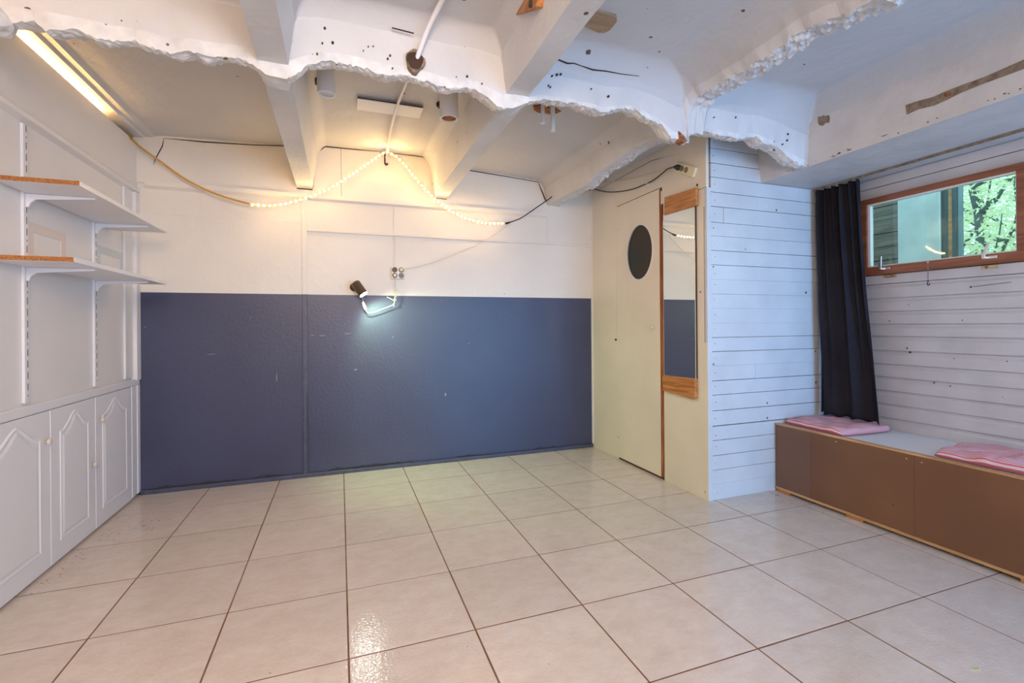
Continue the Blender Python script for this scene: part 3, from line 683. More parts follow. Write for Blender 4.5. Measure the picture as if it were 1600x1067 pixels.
# ------------------------------------------------------------------ storage bench
FX = 2.785; BE = PY - .012; B0 = .15
be = thing('storage_bench', 'long brown hardboard storage bench with a white top along the window wall', 'bench', (FX, 1.3, 0))
ya, yb = 2.172, 1.60
bx('front_panel', (FX, FX + .012, ya + .0006, BE, .034, .452), 'hardboard2', be, bevel=.0008)
bx('front_panel', (FX, FX + .012, yb + .0004, ya - .0006, .034, .452), 'hardboard', be, bevel=.0008)
bx('front_panel', (FX, FX + .012, B0, yb - .0004, .034, .452), 'hardboard', be, bevel=.0008)
bx('top_edge', (FX - .003, FX + .03, B0, BE, .452, .463), 'raw', be, bevel=.002)
bx('top_board', (FX + .03, RIGHT - .003, B0, BE, .438, .452), 'sheet', be, bevel=.001)
bx('end_panel', (FX + .012, RIGHT - .003, B0, B0 + .018, .02, .438), 'hardboard', be)
bx('bottom_rail', (FX - .004, FX + .02, B0, BE, .019, .034), 'raw', be, bevel=.001)
for y in (2.33, 1.86, 1.10, .45): bx('foot_block', (FX + .002, FX + .06, y, y + .095, .0006, .019), 'oak', be)
for (y, z) in ((2.01, .43), (1.635, .427), (1.565, .425)):
    bm = bmesh.new(); tube(bm, [(FX - .0015, y, z), (FX + .004, y, z)], .0035, 8); part('screw_head', bm, 'steel', be)
bm = bmesh.new(); tube(bm, [(FX - .001, 1.70, .16), (FX + .003, 1.70, .16)], .003, 8); part('screw_hole', bm, 'dark', be)

def cushion(nm, label, cx, cy, lx, ly, rot, seed, th=.046, bumpy=.018, group='striped seat pads on the bench', lift=0.):
    bm = bmesh.new(); uvl = bm.loops.layers.uv.new('UVMap'); n = 36
    def pt(u, v, side):
        # rounded rectangle shaping
        e = max(0, 1 - abs(u) ** 7) ** .5 * max(0, 1 - abs(v) ** 7) ** .5
        ee = min(1, e * 1.05) ** .6
        x = u * lx / 2 * (1 - .035 * v * v + .02 * nz(v * 2, seed)); y = v * ly / 2 * (1 - .05 * u * u + .03 * nz(u * 2, seed + 3))
        tuft = 0
        for tx in (-.4, .4):
            for ty in (-.4, .4): tuft += math.exp(-((u - tx) ** 2 + (v - ty) ** 2) / .03)
        b = bumpy * nz(u * 2.4 + seed, v * 2.4, seed) + .004 * nz(u * 7, v * 7, seed)
        base = .010 + lift * max(0, (u + v) * .5 - .1) ** 1.0
        z = base + (th - .010) * ee * (1 - .35 * tuft) + b * ee if side else base - .0085 * ee
        c, s = math.cos(rot), math.sin(rot)
        return (cx + x * c - y * s, cy + x * s + y * c, .4525 + max(.0006, z))
    top = [[bm.verts.new(pt(-1 + 2 * i / n, -1 + 2 * j / n, 1)) for i in range(n + 1)] for j in range(n + 1)]
    bot = [[bm.verts.new(pt(-1 + 2 * i / n, -1 + 2 * j / n, 0)) for i in range(n + 1)] for j in range(n + 1)]
    for G in (top, bot):
        for j in range(n):
            for i in range(n):
                f = bm.faces.new((G[j][i], G[j][i + 1], G[j + 1][i + 1], G[j + 1][i]))
                for l, (a, b) in zip(f.loops, ((i, j), (i + 1, j), (i + 1, j + 1), (i, j + 1))): l[uvl].uv = (a / n, b / n)
    for k in range(n):
        for a, b in (((0, k), (0, k + 1)), ((n, k), (n, k + 1)), ((k, 0), (k + 1, 0)), ((k, n), (k + 1, n))):
            f = bm.faces.new((top[a[0]][a[1]], top[b[0]][b[1]], bot[b[0]][b[1]], bot[a[0]][a[1]]))
            for l, q in zip(f.loops, (a, b, b, a)): l[uvl].uv = (q[1] / n, q[0] / n)
    o = obj(nm, bm, 'cushion', smooth=True, origin=(cx, cy, .4525)); tag(o, label, 'cushion', group); return o
cushion('seat_cushion', 'red and white striped seat pad under the curtain hem at the corner end', 3.055, 2.205, .43, .43, -.06, 3.1)
cushion('seat_cushion', 'red and white striped seat pad nearer the camera, cut by the right frame edge', 3.055, 1.345, .43, .44, .05, 8.7, th=.050)

# ------------------------------------------------------------------ shelf rails, brackets and shelves
def shelf_rail(y, lab, brs):
    t = thing('shelf_rail', lab, 'shelf rail', (LEFT, y, .80), 'slotted wall rails of the shelving')
    bx('upright', (LEFT + .0005, LEFT + .012, y - .016, y + .016, .812, 2.05 if y < 3 else 1.76), 'cab', t, bevel=.001)
    bm = bmesh.new(); z = .84
    k = 0
    while z < (2.03 if y < 3 else 1.74):
        L_ = .032 if k % 5 else .007
        if not any(abs(z - zb) < .03 for zb in brs): box(bm, LEFT + .0115, LEFT + .0125, y + .0035, y + .0075, z, z + L_)
        z += L_ + .019; k += 1
    part('slots', bm, 'dark', t)['kind'] = 'stuff'
    for zb in brs:
        bm = bmesh.new(); x0 = LEFT + .0126
        prism(bm, [(x0, zb - .06), (x0 + .010, zb - .06), (x0 + .016, zb - .04), (x0 + .035, zb - .024), (x0 + .245, zb - .008), (x0 + .25, zb), (x0, zb)], 1, y - .004, y + .006)
        part('bracket', bm, 'cab', t, bevel=.001)
    return t
shelf_rail(2.715, 'slotted white shelf rail nearest the camera at the left frame edge', (1.742, 1.414))
shelf_rail(3.352, 'slotted white shelf rail nearer the blue wall', (1.742, 1.414))
def shelf(z, lab, y0, y1):
    t = thing('wall_shelf', lab, 'shelf', (-1.16, (y0 + y1) / 2, z), 'white shelves on the left wall')
    bx('board', (LEFT + .014, -1.028, y0, y1, z, z + .020), 'cab', t, bevel=.0008)
    bx('raw_end', (LEFT + .016, -1.029, y0 - .0012, y0, z + .0006, z + .0194), 'chip', t)['label'] = 'raw orange chipboard end'
shelf(1.743, 'upper white shelf with raw chipboard end on the left wall', 2.502, 3.58)
shelf(1.415, 'lower white shelf with raw chipboard end on the left wall', 2.452, 3.565)
def pframe(y0, y1, z0, z1, w, m, lab):
    t = thing('wall_frame', lab, 'frame', (LEFT, (y0 + y1) / 2, z0), 'thin flat frames behind the shelves')
    for d in ((y0, y1, z0, z0 + w), (y0, y1, z1 - w, z1), (y0, y0 + w, z0 + w, z1 - w), (y1 - w, y1, z0 + w, z1 - w)):
        bx('frame_side', (LEFT + .0003, LEFT + .004, *d), m, t)
    bx('center_sheet', (LEFT + .0003, LEFT + .0015, y0 + w, y1 - w, z0 + w, z1 - w), 'white', t)
pframe(2.745, 3.058, 1.44, 1.625, .042, 'pinkmat', 'thin pale pink frame on the wall above the lower shelf')
pframe(3.392, 3.735, 1.44, 1.625, .042, 'bluemat', 'thin pale grey blue frame on the wall near the blue wall')

# ------------------------------------------------------------------ built-in cupboard
FXc = -1.298
cb = thing('low_cupboard', 'low white built in cupboard with arched panel doors along the left wall', 'cupboard', (FXc, 3.0, 0))
bx('carcass', (LEFT - .02, FXc - .016, .9, 3.93, .028, .79), 'cab', cb)
bx('top_rail', (LEFT, FXc + .004, .9, 3.93, .757, .80), 'cab', cb, bevel=.005)
bx('end_post', (LEFT, FXc + .006, 3.885, BACK - .001, .02, .7565), 'cab', cb, bevel=.003)
bx('end_filler', (LEFT, FXc + .002, 3.803, 3.884, .02, .7565), 'cab', cb, bevel=.003)
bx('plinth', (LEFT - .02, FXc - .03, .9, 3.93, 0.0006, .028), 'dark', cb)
def cab_door(y0, y1, knob):
    z0, z1 = .012, .754
    d = bx('cupboard_door', (FXc - .015, FXc, y0 + .002, y1 - .002, z0, z1), 'cab', cb, bevel=.003)
    yc = (y0 + y1) / 2; hw = (y1 - y0) / 2 - .078; zb = .10; zs = .640; zt = .722
    out = [(yc + hw, zb), (yc + hw, zs)]
    n = 14
    for k in range(1, n):
        s = k / n; u = hw * (1 - 2 * s)
        # cathedral arch
        q = abs(u) / hw; out.append((yc + u, zs + (zt - zs) * (.5 + .5 * math.cos(math.pi * q ** .85))))
    out += [(yc - hw, zs), (yc - hw, zb)]
    cy_ = yc; cz_ = (zb + zs) / 2
    def inset(p, f):
        y, z = p; dy = f if y < cy_ - 1e-6 else -f if y > cy_ + 1e-6 else 0
        dz = f if z < cz_ else -f
        return (y + dy * min(1, abs(y - cy_) / (.5 * hw)), z + dz)
    rings = [(0, .0002), (.004, .0035), (.010, .0042), (.016, .001), (.022, .0006), (.034, .0038), (.040, .0042)]
    bm = bmesh.new(); RR = [[bm.verts.new((FXc + x, *inset(p, f))) for p in out] for f, x in rings]
    for q, w in zip(RR, RR[1:]):
        m_ = len(out)
        for k in range(m_): bm.faces.new((q[k], q[(k + 1) % m_], w[(k + 1) % m_], w[k]))
    bm.faces.new(RR[-1]); pn = part('moulded_panel', bm, 'cab', d)
    if knob:
        bm = bmesh.new(); ky, kz = knob; tube(bm, [(FXc, ky, kz), (FXc + .010, ky, kz), (FXc + .013, ky, kz), (FXc + .022, ky, kz), (FXc + .026, ky, kz)], [.007, .006, .014, .015, .008], 14)
        part('door_knob', bm, 'knob', d, smooth=True)
cab_door(2.36, 2.868, (2.82, .614)); cab_door(2.868, 3.31, (3.262, .387)); cab_door(3.31, 3.802, (3.352, .618)); cab_door(1.90, 2.36, (1.94, .61)); cab_door(1.40, 1.90, None); cab_door(.9, 1.4, None)

# ------------------------------------------------------------------ LED tube
LEDP = [(-1.312, 2.417), (-1.243, 2.346), (-1.165, 2.287), (-.984, 2.154), (-.795, 2.066), (-.578, 2.012), (-.434, 2.019), (-.264, 2.075), (-.089, 2.161), (.093, 2.294), (.234, 2.412), (.33, 2.490), (.35, 2.497), (.372, 2.492), (.452, 2.446), (.575, 2.307), (.702, 2.181), (.831, 2.088), (.991, 2.021), (1.156, 1.995), (1.326, 2.006)]
led = thing('led_light_tube', 'glowing warm LED rope light hung in two swags before the back wall', 'rope light', (.35, 3.80, 2.50))
LP = [Vector((x, 3.80, z)) for x, z in LEDP]
bm = bmesh.new(); tube(bm, smooth_path([(-1.343, 3.66, 2.40), (-1.325, 3.74, 2.424)] + LP[:6], 6), .0066, 8); part('unlit_tube', bm, 'orange', led, smooth=True)['label'] = 'unlit amber end of the tube'
lit = smooth_path(LP[5:], 14)
bm = bmesh.new(); tube(bm, lit, .0042, 8); part('lit_tube', bm, 'tubelit', led, smooth=True)
d = 0; nxt = .0; me_b = None
for a, b in zip(lit, lit[1:]):
    seg = (b - a).length
    while d + seg >= nxt:
        p = a + (b - a) * ((nxt - d) / seg)
        if me_b is None:
            bm = bmesh.new(); bmesh.ops.create_icosphere(bm, subdivisions=2, radius=.0062)
            me_b = bpy.data.meshes.new('led_bead'); bm.to_mesh(me_b); bm.free(); me_b.materials.append(M['bead'])
        o = bpy.data.objects.new('led_bead', me_b); COL.objects.link(o); o.parent = led; o.location = p + Vector((0, -.003, 0)) - led.location
        nxt += .036
    d += seg
bm = bmesh.new(); tube(bm, [(1.322, 3.80, 2.006), (1.335, 3.80, 2.007), (1.350, 3.80, 2.012), (1.372, 3.80, 2.02)], [.008, .0095, .0085, .005], 10); part('plug', bm, 'black', led)
# warm tube glowing above the boxed panel
bm = bmesh.new(); tube(bm, smooth_path([(-1.336, y, 2.404 + .002 * math.sin(y * 9)) for y in (2.3, 2.6, 3.0, 3.5)], 5), .0066, 8)
cv = obj('cove_light_tube', bm, 'cove'); tag(cv, 'warm rope light hidden on top of the boxed panel at upper left', 'rope light')

bm = bmesh.new(); tube(bm, smooth_path([(-1.288 + .004 * math.sin(y * 7), y, 2.385 + .004 * math.sin(y * 5)) for y in (-.6, 0, .6, 1.2, 1.7, 2.02)], 5), .0066, 8)
tag(obj('front_light_tube', bm, 'cove2'), 'warm rope light run along the boxed panel nearer the camera than the frame', 'rope light')
# black lead from the tube through the rib to the power strip
bl = thing('black_power_cord', 'black power cord from the rope light to the power strip', 'cord', (1.9, 3.8, 2.3))
bm = bmesh.new(); pts = smooth_path([(1.372, 3.80, 2.02), (1.472, 3.80, 2.065), (1.622, 3.80, 2.170), (1.745, 3.80, 2.258), (1.80, 3.74, 2.315), (1.82, 3.70, 2.34)], 6); tube(bm, pts, .0045, 8)
part('cable', bm, 'black', bl, smooth=True)
bm = bmesh.new(); tube(bm, smooth_path([(1.99, 3.80, 2.41), (2.12, 3.86, 2.42), (2.198, 3.80, 2.372), (2.2, 3.594, 2.295), (2.2, 3.395, 2.247), (2.2, 3.212, 2.218), (2.2, 3.085, 2.213), (2.2, 2.966, 2.213), (2.2, 2.854, 2.233), (2.19, 2.783, 2.241), (2.18, 2.714, 2.229), (2.176, 2.69, 2.224)], 6), .0042, 8)
part('cable', bm, 'black', bl, smooth=True)
py_, pz_ = 2.62 + -.08 * ca + .055 * 0 , 2.188
pc = Vector((CX - .023, 2.62 - .072 * -ca, 2.188 - .072 * -sa))
bm = bmesh.new(); tube(bm, [(2.176, 2.70, 2.226), (2.178, 2.682, 2.221), (2.180, 2.672, 2.216), (2.190, 2.664, 2.212), (2.196, 2.660, 2.210)], [.006, .014, .019, .019, .017], 12); part('plug', bm, 'black', bl)
bm = bmesh.new(); tube(bm, [(CX - .004, 3.03, 2.202), (CX - .024, 3.03, 2.214), (CX - .024, 3.045, 2.214), (CX - .004, 3.045, 2.2)], .004, 6); part('cable_clip', bm, 'whiteplastic', bl)
bx('cable_clip_tape', (CX - .012, CX - .0005, 3.02, 3.06, 2.188, 2.200), 'whiteplastic', bl)
# cream lead on the closet wall
bm = bmesh.new(); tube(bm, smooth_path([(CX - .006, 3.90, 2.455), (CX - .006, 3.515, 2.366), (CX - .006, 3.147, 2.297), (CX - .006, 2.91, 2.264), (CX - .008, 2.74, 2.246)], 5), .004, 7)
tag(obj('cream_cable', bm, 'cord', smooth=True), 'cream cable running along the closet wall above the black cord', 'cable')

# white extension lead, four-way socket, spotlight
wcx = thing('extension_cord', 'thin pale extension cord sagging from the four way socket to the rope light', 'cord', (.455, 3.86, 1.59))
bm = bmesh.new(); tube(bm, smooth_path([(.455, 3.878, 1.594), (.634, 3.88, 1.633), (.846, 3.88, 1.709), (1.066, 3.88, 1.81), (1.295, 3.86, 1.949), (1.372, 3.83, 2.004), (1.38, 3.80, 2.021)], 6), .0030, 7); part('cable', bm, 'cord', wcx, smooth=True)
so = thing('wall_socket', 'square white four way wall socket above the blue paint', 'socket', (.44, BACK, 1.56))
bx('housing', (.388, .493, BACK - .035, BACK - .0005, 1.521, 1.620), 'whiteplastic', so, bevel=.008)
for k, (x, z) in enumerate(((.415, 1.593), (.466, 1.593), (.415, 1.548), (.466, 1.548))):
    bm = bmesh.new(); n = 20
    r_ = [(.0205, -.0352), (.0215, -.0375), (.019, -.0375), (.0175, -.0354 if k else -.0358)]
    RR = [[bm.verts.new((x + r * math.cos(2 * math.pi * q / n), BACK + y, z + r * math.sin(2 * math.pi * q / n))) for q in range(n)] for r, y in r_]
    for q, w in zip(RR, RR[1:]):
        for i in range(n): bm.faces.new((q[i], q[(i + 1) % n], w[(i + 1) % n], w[i]))
    bm.faces.new(RR[-1]); part('outlet', bm, 'outlet' if k else 'lampshade', so)
    bm = bmesh.new()
    for s_ in (-.0065, .0065): tube(bm, [(x + s_, BACK - .0348, z), (x + s_, BACK - .0362, z)], .0022, 8)
    part('pin_holes', bm, 'dark', so)
bm = bmesh.new(); tube(bm, [(.466, BACK - .036, 1.593), (.466, BACK - .058, 1.593)], [.0165, .012], 14); part('plug', bm, 'ivory', wcx)
# cable and painted conduit above the socket
bm = bmesh.new(); tube(bm, smooth_path([(.418, BACK - .022, 2.10), (.412, BACK - .008, 1.95), (.420, BACK - .008, 1.80), (.416, BACK - .008, 1.66), (.414, BACK - .02, 1.62)], 5), .0035, 7)
tag(obj('painted_cable', bm, 'backwhite', smooth=True), 'painted over cable dropping down the back wall to the four way socket', 'cable')

lp = thing('spot_lamp', 'small brown cylinder spotlight on the back wall pointing down right', 'lamp', (.13, BACK, 1.44))
bm = bmesh.new(); tube(bm, [(.105, BACK - .0005, 1.45), (.105, BACK - .012, 1.45), (.105, BACK - .022, 1.45)], [.032, .032, .014], 20); part('wall_mount', bm, 'lampshade', lp)
ax = Vector((.52, -.26, -.80)).normalized(); c0 = Vector((.115, BACK - .075, 1.488))
bm = bmesh.new(); tube(bm, [(.105, BACK - .02, 1.45), (.105, BACK - .05, 1.46), tuple(c0 + ax * .03)], .007, 8); part('arm', bm, 'steel', lp)
c0 = Vector((.110, BACK - .125, 1.476)); R_ = .034; Lh = .115
bm = bmesh.new(); tube(bm, [c0, c0 + ax * .008, c0 + ax * Lh, ], [R_ * .8, R_, R_], 28, cap=False)
tube(bm, [c0 + ax * .002, c0 + ax * Lh], [R_ * .78, R_ - .002], 28, cap=False)
sh = part('shade', bm, 'lampshade', lp, smooth=True)
bm = bmesh.new(); tube(bm, [c0 + ax * .001, c0 + ax * .004], R_ * .78, 20); part('shade_cap', bm, 'lampshade', lp)
bm = bmesh.new(); tube(bm, [c0 + ax * .085, c0 + ax * (Lh - .003)], [R_ * .6, R_ - .0035], 24); part('bulb', bm, 'bulb', lp)
pl = c0 + ax * (Lh + .004)
l = bpy.data.lights.new('spot_lamp_light', 'SPOT'); l.energy = 36; l.color = (.62, 1.0, .46); l.spot_size = math.radians(125); l.spot_blend = .6; l.shadow_soft_size = .02
lo_ = bpy.data.objects.new('spot_lamp_light', l); COL.objects.link(lo_); lo_.location = pl - lp.location; lo_.parent = lp
lo_.rotation_euler = Vector((.60, .10, -.78)).to_track_quat('-Z', 'Y').to_euler()
# lamp lead with inline switch and a knot below the socket
lc = thing('lamp_cord', 'white lamp cord with inline switch, knotted below the four way socket', 'cord', (.2, BACK - .03, 1.3))
Y1 = BACK - .03
bm = bmesh.new(); tube(bm, smooth_path([(.13, BACK - .055, 1.44), (.160, BACK - .06, 1.40), (.168, Y1, 1.36), (.170, Y1, 1.335)], 4), .0022, 7); part('cable', bm, 'cord', lc, smooth=True)
bm = bmesh.new(); tube(bm, [(.170, Y1, 1.338), (.171, Y1, 1.328), (.180, Y1, 1.300), (.190, Y1, 1.276), (.194, Y1, 1.266)], [.004, .010, .013, .010, .004], 12); part('inline_switch', bm, 'whiteplastic', lc)
bm = bmesh.new(); tube(bm, smooth_path([(.194, Y1, 1.266), (.200, Y1, 1.253), (.222, Y1, 1.246), (.262, Y1, 1.256), (.32, Y1, 1.278), (.375, Y1, 1.30), (.404, Y1, 1.318), (.412, Y1, 1.345), (.408, Y1 - .006, 1.36), (.418, Y1, 1.365), (.424, Y1, 1.352), (.412, Y1 - .006, 1.346), (.380, Y1, 1.362), (.352, Y1, 1.375)], 5), .0030, 7); part('cable', bm, 'cord', lc, smooth=True)
bm = bmesh.new(); tube(bm, smooth_path([(.415, BACK - .045, 1.548), (.416, BACK - .052, 1.52), (.420, Y1, 1.47), (.424, Y1, 1.435), (.402, Y1, 1.42), (.408, Y1, 1.39), (.424, Y1, 1.375), (.436, Y1, 1.40), (.440, Y1, 1.43), (.424, Y1 - .006, 1.44), (.416, Y1, 1.40), (.414, Y1, 1.36), (.408, Y1, 1.32), (.407, Y1, 1.298)], 5), .0024, 7); part('cable', bm, 'cord', lc, smooth=True)
bm = bmesh.new(); tube(bm, [(.415, BACK - .036, 1.548), (.415, BACK - .055, 1.548)], [.015, .011], 12); part('plug', bm, 'brass', lc)

# ------------------------------------------------------------------ ceiling fittings
bm = bmesh.new(); tube(bm, smooth_path([(.47, 1.2, 2.455), (.43, 1.60, 2.452), (.395, 1.88, 2.448), (.36, 2.0, 2.40), (.322, 2.075, 2.30), (.305, 2.14, 2.235)], 6), .0105, 10)
tube(bm, smooth_path([(.318, 2.17, 2.30), (.345, 2.42, 2.44), (.355, 2.7, 2.495), (.346, 2.98, 2.512), (.342, 3.34, 2.513), (.355, 3.78, 2.512), (.358, 3.885, 2.50), (.360, 3.90, 2.44)], 6), .0085, 10)
tag(obj('ceiling_conduit', bm, 'white', smooth=True), 'white painted conduit threading the broken cross rib towards the rope light peak', 'conduit')
bm = bmesh.new(); prism(bm, [(.313 + .034 * math.cos(a) * (1 + .15 * math.sin(3 * a)), 2.287 + .040 * math.sin(a) * (1 + .1 * math.cos(2 * a))) for a in [i * 2 * math.pi / 18 for i in range(18)]], 1, 2.066, 2.11); part('knocked_hole', bm, 'dirtycrack', ceiling)['label'] = 'dark hole knocked through the cross rib'
bm = bmesh.new(); prism(bm, [(.313 + .040 * math.cos(a) * (1 + .2 * math.sin(3 * a + 1)), 2.287 + .047 * math.sin(a) * (1 + .15 * math.cos(4 * a))) for a in [i * 2 * math.pi / 18 for i in range(18)]], 1, 2.0685, 2.11); part('hole_edge', bm, 'brown', ceiling)
strip('ceiling_slot', [(.214, 2.045, 2.395), (.305, 2.045, 2.39)], .003)
for (x, z, q) in ((-.05, 2.36, .005), (-.06, 2.30, .0035), (-.02, 2.31, .005), (-.08, 2.255, .0035), (.12, 2.32, .0025), (.14, 2.325, .0025), (.10, 2.30, .0022), (.21, 2.30, .004), (.20, 2.285, .004), (.55, 2.27, .005), (.62, 2.25, .003), (.50, 2.26, .0022), (.22, 2.25, .003), (.99, 2.345, .0055), (1.01, 2.35, .005), (.965, 2.335, .004), (.95, 2.29, .003), (.96, 2.285, .003), (1.28, 2.29, .005), (1.18, 2.31, .003), (2.5, 2.26, .006), (2.5, 2.225, .006), (2.47, 2.20, .004), (1.95, 2.28, .003), (2.1, 2.30, .004)):
    bm = bmesh.new(); n = 8
    prism(bm, [(x + q * (1 + .3 * nz(k, x * 30)) * math.cos(k * math.pi / 4), z + q * (1 + .3 * nz(k * 2, z * 30)) * math.sin(k * math.pi / 4)) for k in range(n)], 1, FY - (.012 if x > .8 else .008) - .03 * max(0, z - 2.2) / .2 * (1.0 if x > .8 else .6), FY + .02)
    part('nail_hole', bm, 'dirtycrack', ceiling)
def stub(x, y, z0, z1, r, m_in, lab, tilt=(0, 0)):
    t = thing('pipe_stub', lab, 'pipe', (x, y, z1))
    a = Vector((x, y, z1)); b = Vector((x + tilt[0], y + tilt[1], z0))
    bm = bmesh.new(); d_ = (b - a).normalized()
    tube(bm, [a, b], r, 24, cap=False); tube(bm, [a, b + Vector((0, 0, .0))], r * .80, 24, cap=False)
    # end ring
    n = 24; dd = d_.orthogonal().normalized(); ee = d_.cross(dd)
    o1 = [bm.verts.new(b + (dd * math.cos(2 * math.pi * k / n) + ee * math.sin(2 * math.pi * k / n)) * r) for k in range(n)]
    o2 = [bm.verts.new(b + (dd * math.cos(2 * math.pi * k / n) + ee * math.sin(2 * math.pi * k / n)) * r * .8) for k in range(n)]
    for k in range(n): bm.faces.new((o1[k], o1[(k + 1) % n], o2[(k + 1) % n], o2[k]))
    part('pipe', bm, 'white', t, smooth=True)
    bm = bmesh.new(); tube(bm, [a, b - d_ * .006], r * .79, 20); part('filling', bm, m_in, t)
    return t
stub(-.060, 2.70, 2.372, 2.515, .046, 'broken', 'white painted pipe stub with plugged end, left of the ceiling conduit')
stub(.590, 2.655, 2.316, 2.515, .052, 'rust', 'white pipe stub with a rusty open end, right of the conduit')
bm = bmesh.new(); bmesh.ops.create_icosphere(bm, subdivisions=3, radius=.07)
for x_, y_ in ((-.115, 2.86), (.675, 2.86), (.62, 2.93)):
    bm2 = bmesh.new(); n = 20
    prism(bm2, [(x_ + (.045 + .02 * nz(k, x_ * 9)) * math.cos(2 * math.pi * k / n), y_ + (.03 + .02 * nz(k * 1.7, 4)) * math.sin(2 * math.pi * k / n)) for k in range(n)], 2, 2.505, 2.53); part('broken_hole', bm2, 'dirtycrack', ceiling)
bm.free()
bt = bx('ceiling_box', (.108, .506, 3.005, 3.16, 2.514, 2.530), 'white', bevel=.002); tag(bt, 'flat white rectangular cover plate fixed to the ceiling between the two pipe stubs', 'cover plate')
strip('gap', [(.110, 3.003, 2.521), (.50, 3.003, 2.521)], .004)
# two thin pipes below a rusty break
t = thing('pipe_pair', 'two thin pale pipe ends hanging from a rusty hole in the ceiling', 'pipe', (1.15, 2.55, 2.5))
bm = bmesh.new(); tube(bm, [(1.128, 2.55, 2.50), (1.120, 2.54, 2.325)], .011, 10); tube(bm, [(1.120, 2.54, 2.328), (1.119, 2.54, 2.318)], .016, 8); part('short_pipe', bm, 'white', t)
bm = bmesh.new(); tube(bm, [(1.19, 2.55, 2.52), (1.185, 2.54, 2.280)], .014, 12); part('long_pipe', bm, 'whiteplastic', t)
bm = bmesh.new(); n = 26; prism(bm, [(1.20 + (.085 + .02 * nz(k * .9, 2)) * math.cos(2 * math.pi * k / n), 2.66 + (.045 + .02 * nz(k * 1.3, 7)) * math.sin(2 * math.pi * k / n)) for k in range(n)], 2, 2.457, 2.50); part('rusty_break', bm, 'rust', ceiling)
# wooden pieces at rib
w1 = thing('wood_block', 'orange wooden block with a dark nail on the left face of the second rib', 'wood block', (.66, 1.75, 2.34))
bm = bmesh.new(); prism(bm, [(1.60, 2.345), (1.625, 2.325), (1.90, 2.452), (1.88, 2.462), (1.60, 2.455)], 0, .692, .735); part('block', bm, 'oak', w1, bevel=.003)
bm = bmesh.new(); tube(bm, [(.67, 1.62, 2.335), (.665, 1.61, 2.31)], .008, 8); part('nail', bm, 'dirtycrack', w1)
bm = bmesh.new(); pts = [(1.004, 1.845), (.995, 1.80), (1.008, 1.757), (1.03, 1.745), (1.12, 1.752), (1.137, 1.775), (1.140, 1.84), (1.128, 1.862), (1.10, 1.868)]
prism(bm, pts, 2, 2.452, 2.475); tag(obj('wood_offcut', bm, 'greywood'), 'aged brown wooden offcut flat against the ceiling right of the second rib', 'wood offcut')
# hole with cord through third rib
bm = bmesh.new(); bmesh.ops.create_uvsphere(bm, u_segments=14, v_segments=10, radius=1)
for v in bm.verts: v.co = Vector((1.80 + v.co.x * .02, 3.68 + v.co.y * .035, 2.345 + v.co.z * .045))
part('knocked_hole', bm, 'rust', ceiling)
bm = bmesh.new(); bmesh.ops.create_uvsphere(bm, u_segments=14, v_segments=8, radius=1)
for v in bm.verts: v.co = Vector((1.86 + v.co.x * .05, 3.90 + v.co.y * .03, 2.262 + v.co.z * .022 + .3 * max(0, v.co.x * .05)))
part('bare_patch', bm, 'brown', ceiling)
bm = bmesh.new(); prism(bm, [(1.716, 2.176), (1.75, 2.155), (1.772, 2.128), (1.752, 2.118), (1.728, 2.13)], 1, 2.085, 2.13); part('rust_spot', bm, 'rust', ceiling)
# LED hanging hook on the back wall
hk = thing('wall_hook', 'dark hook on the back wall holding the rope light peak', 'hook', (.358, 3.90, 2.47))
bm = bmesh.new(); tube(bm, [(.350, BACK - .012, 2.515), (.350, BACK - .02, 2.44), (.352, BACK - .03, 2.432), (.366, BACK - .04, 2.436)], .008, 8); part('stem', bm, 'dirtycrack', hk)
bm = bmesh.new(); tube(bm, [(.35, BACK - .02, 2.49), (.35, 3.80, 2.487)], .003, 6); part('pin', bm, 'steel', hk)

# dirt crumbs and small leaf on the floor
bm = bmesh.new(); random.seed(3)
def crumb(x, y, s):
    bmesh.ops.create_icosphere(bm, subdivisions=1, radius=s, matrix=Matrix.Translation((x, y, s * .35)) @ Matrix.Diagonal((1.5, .8, .45, 1)))
for _ in range(60): crumb(min(2.775, random.gauss(2.7, .07)) if random.random() < .5 else FX - .006 - abs(random.gauss(.02, .03)), random.uniform(1.9, 2.40), random.uniform(.0008, .0028))
for _ in range(70): crumb(-1.27 + abs(random.gauss(0, .05)), random.uniform(2.6, 3.9), random.uniform(.0008, .0026))
for _ in range(30): crumb(random.gauss(-1.05, .06), random.gauss(3.32, .05), random.uniform(.001, .0032))
for _ in range(55): crumb(random.uniform(-1.2, 2.7), random.uniform(1.0, 3.8), random.uniform(.0008, .0022))
for _ in range(40): crumb(random.uniform(2.0, 2.21), 3.9 - abs(random.gauss(0, .02)), random.uniform(.001, .003))
o = obj('floor_crumbs', bm, 'dust'); o['kind'] = 'stuff'; tag(o, 'dark crumbs of dirt scattered over the tiles', 'dirt')
bm = bmesh.new(); pts = [(0, 0), (.012, .006), (.026, .006), (.038, 0), (.026, -.006), (.012, -.006)]
prism(bm, [(1.935 + x * .9 + y * .3, .952 + y - x * .2) for x, y in pts], 2, .0008, .0022); tag(obj('fallen_leaf', bm, 'leaf'), 'small green fallen leaf on the tiles at the lower right', 'leaf')

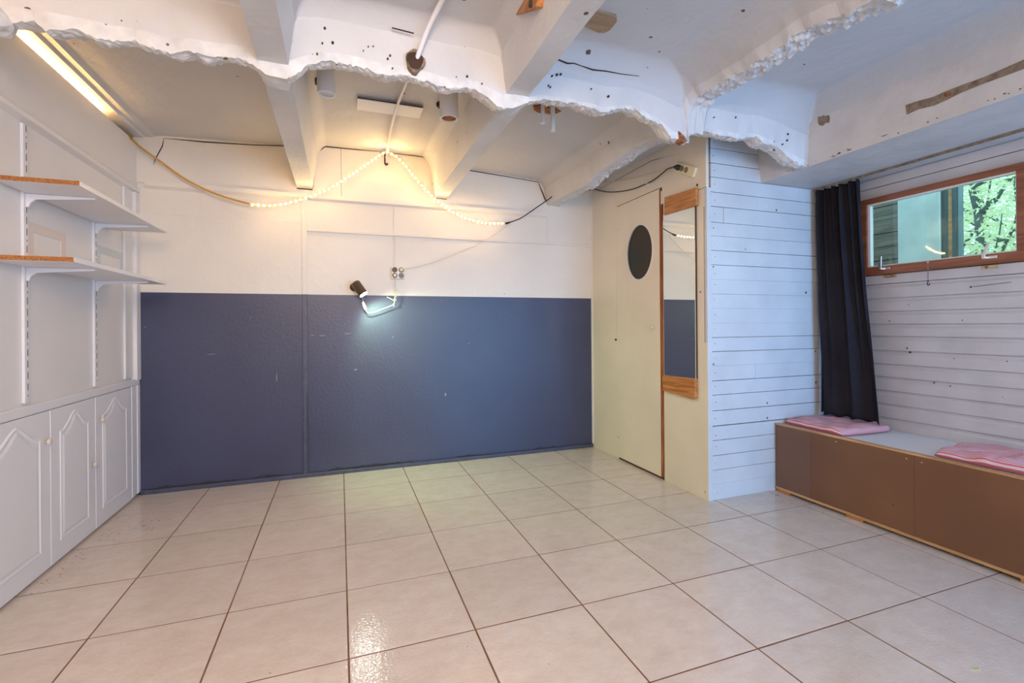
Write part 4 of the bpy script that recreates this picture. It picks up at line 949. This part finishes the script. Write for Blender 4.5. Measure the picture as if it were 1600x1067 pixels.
# ------------------------------------------------------------------ outdoors beyond the window
struct('ground', (RIGHT + .12, 14, -6, 12, .9, 1.0), 'grass', label='grass outside')
sd = thing('garden_wall', 'boarded outbuilding wall and pale rendered pier outside the window', 'outbuilding', (4.1, 2.5, 1.0))
for k in range(15): bx('board', (4.0 + .004 * (k % 2), 4.06, 2.39, 3.3, 1.0 + k * .105, 1.0 + k * .105 + .100), 'extwood', sd)
bx('pier', (3.985, 4.03, 2.12, 2.388, 1.0, 2.7), 'extwhite', sd, bevel=.004)
pst = thing('garden_post', 'dark blue grey timber post with a pale strip beside the pier', 'post', (4.0, 2.06, 1.0))
bx('post', (4.0, 4.06, 2.078, 2.116, 1.0, 2.8), 'extpost', pst); bx('pale_strip', (4.0, 4.05, 2.056, 2.077, 1.0, 2.8), 'raw', pst); bx('post', (4.0, 4.06, 2.020, 2.055, 1.0, 2.8), 'extpost', pst)
def tree(cx, cy, base, label, seed, leaves, spread=1.0, h=3.0):
    leaves = int(leaves * 1.5)
    rnd = random.Random(seed); t = thing('tree', label, 'tree', (cx, cy, base), 'trees outside the window')
    bm = bmesh.new(); pts = [(cx, cy, base)]; p = Vector((cx, cy, base)); dirv = Vector((rnd.uniform(-.1, .1), rnd.uniform(-.2, .2), 1))
    tips = []
    for k in range(9):
        p = p + dirv.normalized() * h / 9; dirv += Vector((rnd.uniform(-.15, .15), rnd.uniform(-.25, .25), 0)); pts.append(tuple(p))
    tube(bm, smooth_path(pts, 3), [.055 * (1 - .75 * i / (9 * 3)) for i in range(9 * 3 + 1)], 8); part('trunk', bm, 'bark', t, smooth=True)
    for k in range(11):
        b = Vector(pts[rnd.randint(1, 8)]); d_ = Vector((rnd.uniform(-.5, .5), rnd.choice((-1, 1)) * rnd.uniform(.5, 1), rnd.uniform(-.1, .9))).normalized(); bp_ = [b]; 
        for q in range(6): bp_.append(bp_[-1] + d_ * spread * .2); d_ = (d_ + Vector((rnd.uniform(-.3, .3), rnd.uniform(-.3, .3), rnd.uniform(-.3, .25)))).normalized()
        tips += bp_[1:]
        bm = bmesh.new(); tube(bm, smooth_path(bp_, 2), [.02 * (1 - .8 * i / 12) for i in range(13)], 6); part('branch', bm, 'bark', t, smooth=True)
    vs = []; fs = []
    for _ in range(leaves):
        c = rnd.choice(tips) + Vector((rnd.gauss(0, .25), rnd.gauss(0, .28), rnd.gauss(0, .22)))
        a = Vector((rnd.gauss(0, 1), rnd.gauss(0, 1), rnd.gauss(0, .5))).normalized(); b = a.cross(Vector((rnd.gauss(0, 1), rnd.gauss(0, 1), rnd.gauss(0, 1)))).normalized()
        s = rnd.uniform(.02, .045); n = len(vs); vs += [c - a * s, c + b * s * .45, c + a * s, c - b * s * .45]; fs.append((n, n + 1, n + 2, n + 3))
    me = bpy.data.meshes.new('foliage'); me.from_pydata([tuple(v - t.location) for v in vs], [], fs); me.materials.append(M['leaf'])
    o = bpy.data.objects.new('foliage', me); COL.objects.link(o); o.parent = t; o['kind'] = 'stuff'
tree(6.6, 3.15, 1.0, 'slender grey tree seen in the middle of the window leaves', 11, 2600)
tree(8.0, 3.9, 1.0, 'tree behind the pale pier outside the window', 5, 2600)
tree(7.6, 3.05, 1.0, 'leafy tree at the right end of the window view', 23, 2600, 1.1)
tree(9.6, 4.6, 1.0, 'far tree in the hazy green background', 31, 3200, 1.4, 4)
tree(7.2, 3.6, 1.0, 'pale leafy tree just right of the dark garden post', 77, 2200, 1.0)
tree(9.0, 2.4, 1.0, 'far tree right of the window view', 47, 2600, 1.4, 4)
